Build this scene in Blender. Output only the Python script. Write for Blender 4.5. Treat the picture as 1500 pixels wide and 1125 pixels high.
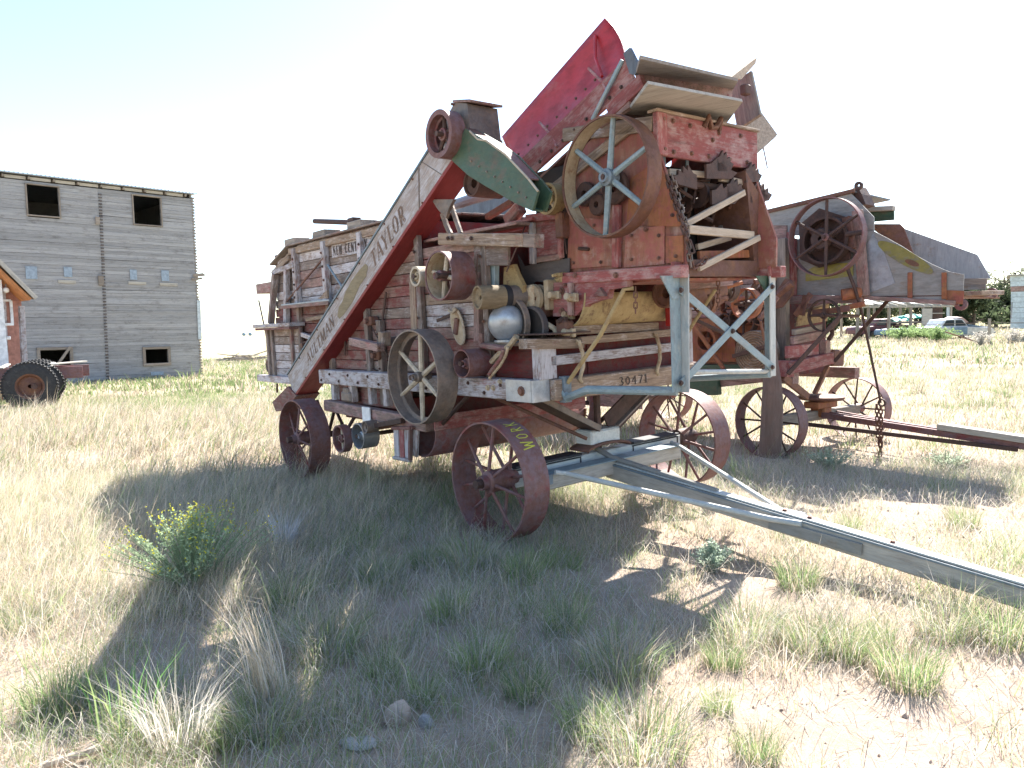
import bpy, bmesh, math, random
import numpy as np
from mathutils import Vector, Matrix
for o in list(bpy.data.objects): bpy.data.objects.remove(o)
S = bpy.context.scene
random.seed(4); RNG = np.random.default_rng(7)

# ------------------------------------------------------------------ camera
F, CX, CY, EYE = 1100., 750., 562.5, 1.66
PITCH, ROLL = math.radians(4.25), math.radians(1.1)
cf = Vector((0, math.cos(PITCH), -math.sin(PITCH)))
r0 = Vector((1, 0, 0)); u0 = r0.cross(cf)
cr = math.cos(ROLL)*r0 - math.sin(ROLL)*u0
cu = math.sin(ROLL)*r0 + math.cos(ROLL)*u0
CAM = Vector((0, 0, EYE))
cam = bpy.data.cameras.new('camera'); camo = bpy.data.objects.new('camera', cam)
S.collection.objects.link(camo); S.camera = camo
cam.sensor_fit = 'HORIZONTAL'; cam.sensor_width = 36; cam.lens = 36*F/1500
cam.clip_start = .05; cam.clip_end = 3000
m = Matrix.Identity(4)
for i in range(3): m[i][0] = cr[i]; m[i][1] = cu[i]; m[i][2] = -cf[i]; m[i][3] = CAM[i]
camo.matrix_world = m

# ------------------------------------------------------------------ light
SUN = Vector((.46, .89, 1.0)).normalized()
elev = math.asin(SUN.z); azim = math.atan2(SUN.x, SUN.y)
world = bpy.data.worlds.new('World'); S.world = world; world.use_nodes = True
wn = world.node_tree.nodes; wl = world.node_tree.links
sky = wn.new('ShaderNodeTexSky'); sky.sky_type = 'NISHITA'; sky.sun_disc = False
sky.sun_elevation = elev; sky.sun_rotation = azim
sky.air_density = 1.0; sky.dust_density = .5; sky.ozone_density = 1.2
wl.new(sky.outputs[0], wn['Background'].inputs[0]); wn['Background'].inputs[1].default_value = .096
sun = bpy.data.lights.new('sun', 'SUN'); sun.energy = 5.0; sun.angle = math.radians(.53); sun.color = (1, .95, .87)
suno = bpy.data.objects.new('sun', sun); S.collection.objects.link(suno)
suno.rotation_euler = (-SUN).to_track_quat('-Z', 'Y').to_euler(); suno.location = (20, 30, 40)
S.view_settings.view_transform = 'Standard'; S.view_settings.look = 'None'
S.view_settings.gamma = 1; S.view_settings.exposure = 1.84
S.render.engine = 'CYCLES'; S.cycles.max_bounces = 6; S.cycles.diffuse_bounces = 3; S.cycles.transmission_bounces = 3; S.render.resolution_x = 1024; S.render.resolution_y = 768

# ------------------------------------------------------------------ pixel <-> place
def ray(px, py): return cf + cr*((px-CX)/F) - cu*((py-CY)/F)
class Frame:
    """a machine's own axes: u to its front, v to its far side, w up; origin on the ground under the front wheel"""
    def __init__(s, O, U, V):
        s.U = U.normalized(); s.V = (V - U*(U.dot(V))).normalized(); s.W = s.U.cross(s.V); s.O = O
    def loc(s, p): d = p-s.O; return Vector((d.dot(s.U), d.dot(s.V), d.dot(s.W)))
    def hit(s, px, py, ax, c):
        R = ray(px, py); t = (c-(CAM-s.O).dot(ax))/R.dot(ax); return s.loc(CAM+R*t)
    def v(s, px, py, c): return s.hit(px, py, s.V, c)
    def u(s, px, py, c): return s.hit(px, py, s.U, c)
    def w(s, px, py, c): return s.hit(px, py, s.W, c)
    def matrix(s):
        m = Matrix.Identity(4)
        for i in range(3): m[i][0] = s.U[i]; m[i][1] = s.V[i]; m[i][2] = s.W[i]; m[i][3] = s.O[i]
        return m
U1 = -ray(-150, 508).normalized(); V1 = ray(2100, 402).normalized()
fr1 = Frame(Vector(), U1, V1)
fr1.O = CAM + ray(730, 703)*5.75 - fr1.W*.48
fr2 = Frame(CAM + ray(1127, 618)*9.45 - Vector((0, 0, .45)), Vector((.632, -.775, .0)), Vector((.775, .632, -.012)))

def smooth(a, b, x):
    t = np.clip((x-a)/(b-a), 0, 1); return t*t*(3-2*t)
def hgt(x, y):
    """the ground: falls gently to the left and behind, rises a little to the right yard"""
    x = np.asarray(x, float); y = np.asarray(y, float)
    r = np.sqrt(x*x+(y-2)**2); az = x/np.maximum(y, 1.)
    wl_ = 1-smooth(-.25, .35, az)
    left = -.008*np.clip(r-5.5, 0, 80)+.0075*np.clip(r-90, 0, 330)
    right = -.012*np.clip(r-5.5, 0, 5)+.017*np.maximum(0, np.minimum(r, 90)-10.5)+.0045*np.clip(r-90, 0, 200)
    h = left*wl_+right*(1-wl_)+(.035+.018*x)*np.exp(-((x+.2)**2+(y-7.6)**2)/12)
    h += .02*np.sin(x*1.3+.5*y)*np.cos(y*1.1-.4*x)+.012*np.sin(3.1*x+1.7*y)
    far = np.clip((r-60)/200, 0, 1)
    return h+far*(.5*np.sin(x*.011+1)*np.cos(y*.006))
def gpt(px, py):
    """where a pixel's ray meets the ground"""
    R = ray(px, py); t = (0-EYE)/R.z if R.z < -.002 else 400
    for _ in range(30):
        p = CAM+R*t; t += (float(hgt(p.x, p.y))-p.z)/R.z*.7
    return CAM+R*t

# ------------------------------------------------------------------ materials
def rgb(h):
    h = h.lstrip('#'); c = [int(h[i:i+2], 16)/255 for i in (0, 2, 4)]
    return tuple(x/12.92 if x <= .04045 else ((x+.055)/1.055)**2.4 for x in c)
MATS = {}
class NT:
    def __init__(s, name):
        s.m = bpy.data.materials.new(name); s.m.use_nodes = True; s.n = s.m.node_tree.nodes; s.l = s.m.node_tree.links
        s.b = s.n['Principled BSDF']; MATS[name] = s.m
    def add(s, t, **k):
        n = s.n.new(t)
        for a, b in k.items(): setattr(n, a, b)
        return n
    def noise(s, vec, scale, detail=5, rough=.6):
        n = s.add('ShaderNodeTexNoise'); n.inputs['Scale'].default_value = scale; n.inputs['Detail'].default_value = detail
        n.inputs['Roughness'].default_value = rough; s.l.new(vec, n.inputs['Vector']); return n.outputs['Fac']
    def ramp(s, fac, stops):
        r = s.add('ShaderNodeValToRGB'); e = r.color_ramp.elements
        while len(e) < len(stops): e.new(.5)
        for q, (p, c) in zip(e, stops): q.position = p; q.color = (*c, 1) if len(c) == 3 else c
        s.l.new(fac, r.inputs[0]); return r.outputs[0]
    def mix(s, fac, a, b, mode='MIX'):
        n = s.add('ShaderNodeMix', data_type='RGBA', blend_type=mode)
        for sock, v in ((n.inputs[0], fac), (n.inputs[6], a), (n.inputs[7], b)):
            if hasattr(v, 'is_output'): s.l.new(v, sock)
            elif isinstance(v, (int, float)): sock.default_value = v
            else: sock.default_value = (*v, 1)
        return n.outputs[2]
    def math(s, op, a, b=0.):
        n = s.add('ShaderNodeMath', operation=op)
        for sock, v in zip(n.inputs, (a, b)):
            if hasattr(v, 'is_output'): s.l.new(v, sock)
            else: sock.default_value = v
        return n.outputs[0]
    def coords(s, scale=(1, 1, 1), rnd=True):
        t = s.add('ShaderNodeTexCoord'); mp = s.add('ShaderNodeMapping'); mp.inputs['Scale'].default_value = scale
        s.l.new(t.outputs['Object'], mp.inputs['Vector'])
        if rnd:
            oi = s.add('ShaderNodeObjectInfo'); mu = s.math('MULTIPLY', oi.outputs['Random'], 37.)
            cx = s.add('ShaderNodeCombineXYZ')
            for i in range(3): s.l.new(mu, cx.inputs[i])
            s.l.new(cx.outputs[0], mp.inputs['Location']); s.rand = oi.outputs['Random']
        return mp.outputs[0]
    def bump(s, h, strength, dist=.01):
        b = s.add('ShaderNodeBump'); b.inputs['Strength'].default_value = strength; b.inputs['Distance'].default_value = dist
        s.l.new(h, b.inputs['Height']); s.l.new(b.outputs[0], s.b.inputs['Normal'])

def mask(t, fac, lo, hi): return t.ramp(fac, [(lo, (0, 0, 0)), (hi, (1, 1, 1))])
def weathered(name, c1, c2, paint=None, amt=.5, paint2=None, amt2=.3, grain=(1.2, 16, 16), rough=.85, bump=.5, metal=0, vary=.3, stain=(.05, .035, .03), stain_amt=.4, patch=6.):
    """bare stuff with grain along x, up to two worn coats of paint over it, stains, and a tone of its own per piece"""
    t = NT(name); g = t.coords(grain); p = t.coords((1, 1.6, 1.6))
    n1 = t.noise(g, 3.2, 8, .68)
    col = t.ramp(n1, [(.3, c1), (.7, c2)])
    n2 = t.noise(p, patch, 7, .7)
    fine = t.noise(g, 9, 6, .7)
    if paint:
        k = t.math('ADD', t.math('MULTIPLY', n2, .62), t.math('MULTIPLY', fine, .38))
        e = .5+(.5-amt)*.36
        col = t.mix(mask(t, k, e-.045, e+.055), col, paint)
    if paint2:
        n3 = t.noise(p, patch*.7, 6, .72); k2 = t.math('ADD', t.math('MULTIPLY', n3, .66), t.math('MULTIPLY', n1, .34))
        e = .5+(.5-amt2)*.36
        col = t.mix(mask(t, k2, e-.05, e+.08), col, paint2)
    n4 = t.noise(g, 1.7, 6, .7)
    col = t.mix(t.math('MULTIPLY', mask(t, n4, .52, .72), stain_amt), col, stain)
    br = t.math('ADD', t.math('MULTIPLY', t.rand, vary), .86-vary/2)
    br = t.math('MULTIPLY', br, t.math('ADD', t.math('MULTIPLY', fine, .8), .6))
    cb = t.add('ShaderNodeCombineColor')
    for i in range(3): t.l.new(br, cb.inputs[i])
    col = t.mix(1., col, cb.outputs[0], 'MULTIPLY')
    t.l.new(col, t.b.inputs['Base Color']); t.b.inputs['Metallic'].default_value = metal
    t.l.new(t.ramp(n2, [(.3, (rough-.12,)*3), (.7, (min(1, rough+.08),)*3)]), t.b.inputs['Roughness'])
    t.bump(t.math('ADD', t.math('ADD', fine, t.math('MULTIPLY', n1, .8)), t.math('MULTIPLY', t.noise(p, 2.2, 2, .5), 2.5)), bump, .007)
    return t.m
G, GL = (.16, .125, .105), (.36, .30, .26)
RED = (.30, .035, .035); PINK = (.43, .19, .175); WHT = (.58, .55, .56)
weathered('barn_wood', (.13, .095, .08), (.34, .265, .22), (.46, .41, .40), .34, (.24, .085, .075), .30, stain_amt=.6)
weathered('white_wood', (.20, .14, .12), (.40, .32, .28), (.56, .53, .55), .58, (.29, .10, .09), .24, stain_amt=.55)
weathered('pink_wood', (.17, .11, .09), (.36, .25, .21), (.42, .27, .25), .45, (.27, .08, .07), .32, stain_amt=.55)
weathered('tan_wood', (.17, .11, .075), (.42, .31, .22), (.48, .40, .35), .34, (.24, .085, .07), .22, stain_amt=.5)
weathered('red_wood', (.16, .09, .075), (.33, .21, .18), (.21, .06, .055), .48, (.38, .26, .25), .24, stain_amt=.6)
weathered('faded_red', (.36, .20, .18), (.46, .28, .26), (.30, .085, .08), .60, (.46, .33, .31), .26, stain_amt=.6)
weathered('dark_red', (.10, .035, .03), (.16, .05, .045), (.17, .02, .02), .5, stain_amt=.5)
weathered('leg_white', (.32, .25, .22), (.45, .40, .375), (.52, .50, .52), .5, (.38, .315, .275), .44, grain=(.8, 9, 9), vary=.04, stain_amt=.18)
weathered('leg_red', (.22, .022, .022), (.29, .035, .032), (.24, .028, .026), .5, grain=(1, 4, 4), vary=.08, stain_amt=.25, bump=.25, rough=.6)
weathered('bright_red', (.38, .014, .016), (.48, .026, .024), (.30, .014, .014), .42, (.36, .10, .08), .22, grain=(1, 3, 3), vary=.05, stain_amt=.22, rough=.5, bump=.2)
weathered('rust', (.13, .06, .04), (.25, .12, .075), (.19, .095, .08), .45, (.30, .13, .05), .25, grain=(3, 3, 3), rough=.75, metal=.15)
weathered('wheel_rust', (.17, .075, .062), (.26, .13, .115), (.21, .125, .13), .5, (.24, .045, .04), .3, grain=(3, 3, 3), rough=.66, metal=.15, vary=.1, stain_amt=.3)
weathered('dark_rust', (.055, .035, .03), (.13, .07, .055), (.10, .055, .045), .4, grain=(3, 3, 3), rough=.75, metal=.2)
weathered('orange_rust', (.28, .09, .035), (.40, .17, .07), (.33, .10, .075), .4, (.17, .065, .04), .34, grain=(4, 4, 1.2), stain_amt=.6, rough=.8, vary=.15)
weathered('rust_plate', (.27, .09, .05), (.40, .20, .14), (.31, .10, .085), .5, (.44, .30, .26), .30, grain=(3, 3, .8), stain=(.09, .04, .025), stain_amt=.7, rough=.8, vary=.12)
weathered('iron', (.16, .13, .115), (.30, .25, .22), (.27, .20, .16), .4, grain=(3, 3, 3), rough=.6, metal=.35)
weathered('cream_iron', (.38, .29, .18), (.54, .44, .31), (.27, .16, .09), .34, grain=(3, 3, 3), rough=.75)
weathered('ochre_iron', (.36, .25, .11), (.50, .37, .18), (.20, .11, .06), .34, grain=(3, 3, 3), rough=.7)
weathered('pale_spoke', (.46, .38, .28), (.62, .54, .43), (.30, .19, .13), .22, grain=(2, 8, 8), rough=.8)
weathered('blue_steel', (.20, .265, .29), (.30, .36, .38), (.24, .32, .345), .5, (.42, .42, .39), .22, grain=(2, 5, 5), rough=.55, stain=(.16, .08, .05), stain_amt=.5, vary=.1)
weathered('slate_steel', (.14, .19, .23), (.24, .30, .35), (.20, .15, .12), .2, grain=(2, 5, 5), rough=.55)
weathered('pale_steel', (.48, .50, .48), (.60, .61, .58), (.34, .40, .42), .3, grain=(1, 6, 6), rough=.55, stain=(.2, .1, .06), stain_amt=.4)
weathered('green_paint', (.035, .085, .055), (.06, .12, .075), (.06, .10, .06), .5, (.13, .085, .06), .34, grain=(2, 3, 3), rough=.55, vary=.1)
weathered('galvanised', (.30, .32, .35), (.46, .49, .52), (.36, .39, .43), .5, (.30, .24, .2), .14, grain=(2, 2, 2), rough=.42, metal=.5, bump=.12)
weathered('dull_zinc', (.27, .26, .24), (.36, .35, .33), (.31, .305, .29), .5, (.28, .20, .14), .28, grain=(1.2, 5, 5), rough=.6, metal=.2, vary=.1, bump=.15)
weathered('wing_zinc', (.30, .32, .35), (.42, .44, .46), (.35, .37, .39), .5, (.28, .21, .16), .22, grain=(4, 4, .8), rough=.6, metal=.15, vary=.08, bump=.25)
weathered('dark_zinc', (.12, .13, .15), (.22, .24, .27), (.16, .17, .19), .5, (.3, .3, .31), .15, grain=(5, 5, .8), rough=.55, metal=.3)
weathered('yellow_paint', (.25, .22, .05), (.33, .29, .075), (.22, .20, .13), .35, grain=(2, 3, 3), rough=.6)
weathered('patch_tan', (.24, .19, .11), (.33, .27, .17), (.28, .22, .13), .5, grain=(1, 6, 6), vary=.04, bump=.2)
weathered('lettering', (.16, .10, .07), (.24, .16, .12), (.52, .48, .46), .2, grain=(4, 4, 4), vary=.1, patch=9)
weathered('stencil', (.045, .03, .025), (.09, .06, .05), (.36, .28, .25), .16, grain=(4, 4, 4), vary=.1, patch=9)
weathered('chalk', (.55, .52, .05), (.72, .68, .10), (.35, .33, .1), .15, grain=(6, 6, 6), vary=.05, patch=12)
weathered('canvas_belt', (.17, .115, .095), (.26, .18, .155), (.20, .15, .13), .5, grain=(6, 6, .7), rough=.8, vary=.1)
weathered('rubber', (.02, .02, .022), (.045, .043, .043), (.09, .08, .07), .25, grain=(3, 3, 3), rough=.8)
weathered('flap', (.10, .085, .085), (.15, .13, .13), (.13, .10, .09), .4, grain=(1, 3, 3), rough=.7)
weathered('grey_board', (.27, .27, .28), (.43, .43, .44), (.36, .355, .355), .45, (.19, .18, .18), .30, grain=(.5, 16, 16), vary=.26, stain=(.10, .095, .09), stain_amt=.6, patch=2.4)
weathered('grey_timber', (.20, .165, .135), (.40, .34, .285), grain=(1, 14, 14))
weathered('slat_wood', (.42, .33, .24), (.60, .50, .40), (.36, .20, .15), .12, grain=(1.5, 18, 18))
weathered('pale_board', (.36, .335, .29), (.54, .50, .44), (.46, .43, .38), .4, grain=(1, 9, 9), vary=.1)
def plain(name, col, rough=.8, metal=0, vary=.25, scale=8.):
    t = NT(name); p = t.coords(); n = t.noise(p, scale, 5)
    a = tuple(c*(1-vary) for c in col); b = tuple(min(1, c*(1+vary)) for c in col)
    t.l.new(t.ramp(n, [(.3, a), (.7, b)]), t.b.inputs['Base Color'])
    t.b.inputs['Roughness'].default_value = rough; t.b.inputs['Metallic'].default_value = metal
    t.bump(n, .2, .01); return t.m
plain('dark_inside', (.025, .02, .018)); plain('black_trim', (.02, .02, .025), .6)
plain('sky_blue_patch', (.27, .33, .40), .6, .2); plain('teal_tarp', (.03, .42, .33), .6)
plain('white_paint', (.72, .72, .72), .6); plain('lamp_glass', (.75, .75, .72), .3)
plain('car_white', (.60, .61, .62), .45, .1); plain('car_blue', (.17, .26, .36), .45, .1); plain('car_maroon', (.14, .05, .055), .5, .1)
plain('car_pink', (.46, .31, .28), .6); plain('glass_dark', (.04, .05, .055), .15); plain('pale_blue', (.48, .54, .57), .7)
plain('orange_soffit', (.45, .19, .07), .7); plain('house_red', (.34, .16, .12), .85); plain('house_tan', (.42, .32, .22), .85)
plain('rock', (.42, .32, .25), .95); plain('rock_grey', (.38, .37, .36), .9); plain('silver_stick', (.42, .38, .34), .95)
weathered('bark_tan', (.17, .12, .07), (.34, .26, .16), (.24, .18, .11), .4, grain=(9, 1.5, 9), vary=.1)
plain('bark', (.12, .09, .07), .95)

# ------------------------------------------------------------------ mesh helpers
class MB:
    def __init__(s): s.v = []; s.f = []
    def add(s, vs, fs):
        b = len(s.v); s.v += [tuple(p) for p in vs]; s.f += [tuple(i+b for i in f) for f in fs]; return s
    def box(s, c, d, M=None, ch=.004):
        """chamfered box, centre c, size d"""
        hx, hy, hz = (q/2 for q in d); ch = min(ch, .3*min(hx, hy, hz)); vs = []; idx = {}
        for sx in (-1, 1):
            for sy in (-1, 1):
                for sz in (-1, 1):
                    for a in range(3):
                        p = [sx*hx, sy*hy, sz*hz]
                        for b in range(3):
                            if b != a: p[b] -= (sx, sy, sz)[b]*ch
                        idx[sx, sy, sz, a] = len(vs); vs.append(Vector(p))
        fs = []
        for a in range(3):
            b, c2 = (a+1) % 3, (a+2) % 3
            for sa in (-1, 1):
                q = []
                for sb, sc in ((-1, -1), (1, -1), (1, 1), (-1, 1)):
                    k = [0, 0, 0]; k[a] = sa; k[b] = sb; k[c2] = sc; q.append(idx[(*k, a)])
                fs.append(q if sa > 0 else q[::-1])
            for sb in (-1, 1):
                for sc in (-1, 1):
                    k = [0, 0, 0]; k[b] = sb; k[c2] = sc
                    lo = list(k); lo[a] = -1; hi = list(k); hi[a] = 1
                    q = [idx[(*lo, b)], idx[(*hi, b)], idx[(*hi, c2)], idx[(*lo, c2)]]
                    fs.append(q if sb*sc > 0 else q[::-1])
        for k in [(x, y, z) for x in (-1, 1) for y in (-1, 1) for z in (-1, 1)]:
            q = [idx[(*k, 0)], idx[(*k, 1)], idx[(*k, 2)]]
            fs.append(q if k[0]*k[1]*k[2] > 0 else q[::-1])
        c = Vector(c)
        return s.add([(M @ p if M else p)+c for p in vs], fs)
    def cyl(s, a, b, r, r2=None, n=12, cap=True):
        a, b = Vector(a), Vector(b); r2 = r if r2 is None else r2; d = (b-a).normalized()
        x = d.orthogonal().normalized(); y = d.cross(x); vs = []
        for p, q in ((a, r), (b, r2)):
            for i in range(n):
                t = 2*math.pi*i/n; vs.append(p+x*math.cos(t)*q+y*math.sin(t)*q)
        fs = [(i, (i+1) % n, n+(i+1) % n, n+i) for i in range(n)]
        if cap: fs += [tuple(range(n))[::-1], tuple(range(n, 2*n))]
        return s.add(vs, fs)
    def tube(s, pts, r, n=7):
        pts = [Vector(p) for p in pts]; rs = r if isinstance(r, (list, tuple)) else [r]*len(pts); vs = []; x = None
        for i, p in enumerate(pts):
            d = (pts[min(i+1, len(pts)-1)]-pts[max(i-1, 0)]).normalized()
            x = d.orthogonal().normalized() if x is None else (x-d*x.dot(d)).normalized(); y = d.cross(x)
            for k in range(n):
                t = 2*math.pi*k/n; vs.append(p+(x*math.cos(t)+y*math.sin(t))*rs[i])
        fs = [(i*n+k, i*n+(k+1) % n, (i+1)*n+(k+1) % n, (i+1)*n+k) for i in range(len(pts)-1) for k in range(n)]
        L = (len(pts)-1)*n; fs += [tuple(range(n))[::-1], tuple(range(L, L+n))]
        return s.add(vs, fs)
    def lathe(s, prof, n=40, c=(0, 0, 0), closed=True):
        """profile of (radius, y) turned round the y axis"""
        c = Vector(c); vs = []; k = len(prof)
        for i in range(n):
            t = 2*math.pi*i/n
            for r, y in prof: vs.append(c+Vector((math.sin(t)*r, y, math.cos(t)*r)))
        fs = []
        for i in range(n):
            j = (i+1) % n
            for q in range(k if closed else k-1):
                p = (q+1) % k; fs.append((i*k+q, i*k+p, j*k+p, j*k+q))
        return s.add(vs, fs)
    def prism(s, poly, off):
        """flat polygon of 3-D points pushed out by vector off"""
        poly = [Vector(p) for p in poly]; off = Vector(off); n = len(poly)
        nrm = Vector()
        for i in range(n): nrm += poly[i].cross(poly[(i+1) % n])
        fs = [tuple(range(n))[::-1], tuple(range(n, 2*n))]+[(i, (i+1) % n, n+(i+1) % n, n+i) for i in range(n)]
        if nrm.dot(off) < 0: fs = [f[::-1] for f in fs]
        return s.add(poly+[p+off for p in poly], fs)
    def mesh(s, name, smooth_=False):
        me = bpy.data.meshes.new(name); me.from_pydata(s.v, [], s.f); me.update()
        if smooth_:
            me.polygons.foreach_set('use_smooth', [True]*len(me.polygons))
            try: me.set_sharp_from_angle(angle=math.radians(35))
            except Exception: pass
        return me
COL = S.collection
WM = {}      # object -> its matrix in the frame of its top-level thing
def thing(name, label, cat, mw=None, group=None, kind=None):
    o = bpy.data.objects.new(name, None); COL.objects.link(o); o.empty_display_size = .2
    if mw is not None: o.matrix_world = mw
    o['label'] = label; o['category'] = cat
    if group: o['group'] = group
    WM[o] = Matrix.Identity(4); return o
def attach(o, parent, M):
    COL.objects.link(o)
    if parent is not None:
        o.parent = parent; o.matrix_basis = WM[parent].inverted() @ M
    else: o.matrix_basis = M
    WM[o] = M; return o
def part(name, mb, mat, parent, sm=False, M=None, center=True):
    """one mesh object; its origin goes to the middle of its vertices unless M places it"""
    if M is None:
        c = Vector()
        if center and mb.v:
            lo = [min(p[i] for p in mb.v) for i in range(3)]; hi = [max(p[i] for p in mb.v) for i in range(3)]
            c = Vector([(a+b)/2 for a, b in zip(lo, hi)])
            mb.v = [tuple(Vector(p)-c) for p in mb.v]
        M = Matrix.Translation(c)
    me = mb.mesh(name, sm); me.materials.append(MATS[mat]); o = bpy.data.objects.new(name, me)
    return attach(o, parent, M)
def axes(p0, p1, up):
    x = (p1-p0).normalized(); y = Vector(up).cross(x)
    if y.length < 1e-4: y = x.orthogonal()
    y.normalize(); z = x.cross(y); m = Matrix.Identity(4); c = (p0+p1)/2
    for i in range(3): m[i][0] = x[i]; m[i][1] = y[i]; m[i][2] = z[i]; m[i][3] = c[i]
    return m
BOXES = {}
def board(name, parent, p0, p1, wide, thick, mat, up=(0, 0, 1), ch=.004):
    """a timber from p0 to p1: `wide` along up, `thick` across; grain runs along it"""
    p0, p1 = Vector(p0), Vector(p1); L = (p1-p0).length
    key = (round(L, 2), round(wide, 3), round(thick, 3), mat)
    me = BOXES.get(key)
    if me is None:
        me = MB().box((0, 0, 0), (L, thick, wide), ch=ch).mesh(name); me.materials.append(MATS[mat]); BOXES[key] = me
    return attach(bpy.data.objects.new(name, me), parent, axes(p0, p1, up))
def rod(name, parent, pts, r, mat, n=8): return part(name, MB().tube(pts, r, n), mat, parent, True)
def bolt(parent, p, ax, r=.014, h=.012, mat='rust'):
    p = Vector(p); ax = Vector(ax); mb = MB().cyl(p, p+ax*h*.4, r*1.5, n=10).cyl(p+ax*h*.4, p+ax*h*1.6, r, n=6); return part('bolt', mb, mat, parent)
def AX(c, tilt=0):  # place something turned round y at c
    return Matrix.Translation(Vector(c)) @ Matrix.Rotation(tilt, 4, 'Z')
def wheel(parent, c, R, width, rim, spokes, name='wheel', rimmat='wheel_rust', spmat='wheel_rust', hubmat='wheel_rust', hub=(.055, .2), sr=.011, rot=0., twin=True, flat=False, lip=.0, inner=None, tilt=0., k_sp=.5):
    """spoked steel wheel or pulley turning about v, near face at c.v"""
    w = width; M = AX(c, tilt)
    prof = [(R, 0), (R+lip, w*.5), (R, w), (R-rim, w), (R-rim+lip, w*.5), (R-rim, 0)]
    if inner: prof = [(R, 0), (R+lip, w*.5), (R, w), (R-rim, w), (R-rim, w*.56), (R-inner, w*.54), (R-inner, w*.46), (R-rim, w*.44), (R-rim, 0)]
    sy = w*k_sp; o = part(name, MB().lathe(prof, 56), rimmat, parent, True, M)
    hr, hl = hub; w = 2*sy
    h = MB().lathe([(hr*.55, w/2-hl*.5), (hr*.62, w/2-hl*.5), (hr*.7, w/2-hl*.35), (hr, w/2-hl*.3), (hr, w/2+hl*.3), (hr*.7, w/2+hl*.36), (hr*.62, w/2+hl*.5), (hr*.3, w/2+hl*.5), (hr*.3, w/2-hl*.45)], 20)
    part('hub', h, hubmat, o, True, M)
    if flat:
        sp = MB().box((0, 0, (hr+R-rim)/2), (sr*2.6, sr*1.3, R-rim-hr*.8), ch=sr*.5).mesh('spoke')
    else: sp = None
    for i in range(spokes):
        a = rot+2*math.pi*i/spokes; Rm = M @ Matrix.Translation((0, sy, 0)) @ Matrix.Rotation(a, 4, 'Y')
        if sp is None:
            ss = {}
        if flat: me = sp
        else:
            e = (hl*.27 if i % 2 else -hl*.27) if twin else 0
            key = ('sp', round(e, 3), R, rim, sr, hr)
            me = BOXES.get(key)
            if me is None:
                me = MB().tube([(0, e, hr*.7), (0, e*.15, R-rim+.004)], [sr*1.15, sr*.9], 7).mesh('spoke', True); BOXES[key] = me
        me = me if me.materials and me.materials[0] == MATS[spmat] else (me.copy() if me.materials else me)
        if not me.materials: me.materials.append(MATS[spmat])
        elif me.materials[0] != MATS[spmat]: me.materials[0] = MATS[spmat]
        attach(bpy.data.objects.new('spoke', me), o, Rm)
    return o
def drum(parent, a, b, r, mat, name='roller', bore=.35, n=28):
    """solid roller between a and b with a bored end"""
    a, b = Vector(a), Vector(b); M = axes(a, b, (0, 0, 1)) @ Matrix.Rotation(-math.pi/2, 4, 'Z'); L = (b-a).length/2
    pr = [(r*bore, -L+.03), (r*.8, -L+.02), (r*.86, -L), (r, -L), (r*1.015, 0), (r, L), (r*.86, L), (r*.8, L-.02), (r*bore, L-.03)]
    return part(name, MB().lathe(pr, n, closed=True), mat, parent, True, M)
def plate(name, parent, pts, off, mat): return part(name, MB().prism(pts, off), mat, parent)
def chain(name, parent, pts, mat='dark_rust', link=.035, r=.0045):
    mb = MB(); pts = [Vector(p) for p in pts]; k = 0
    for a, b in zip(pts, pts[1:]):
        n = max(1, int((b-a).length/(link*.8))); d = (b-a)/n
        s1 = d.normalized().orthogonal().normalized(); s2 = d.normalized().cross(s1)
        for i in range(n):
            sd = (s1 if k % 2 else s2)*link*.3; p = a+d*i; q = p+d*1.15; k += 1
            mb.tube([p+sd, q+sd], r, 5).tube([p-sd, q-sd], r, 5).tube([p+sd, p-sd], r, 5).tube([q+sd, q-sd], r, 5)
    return part(name, mb, mat, parent)
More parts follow.
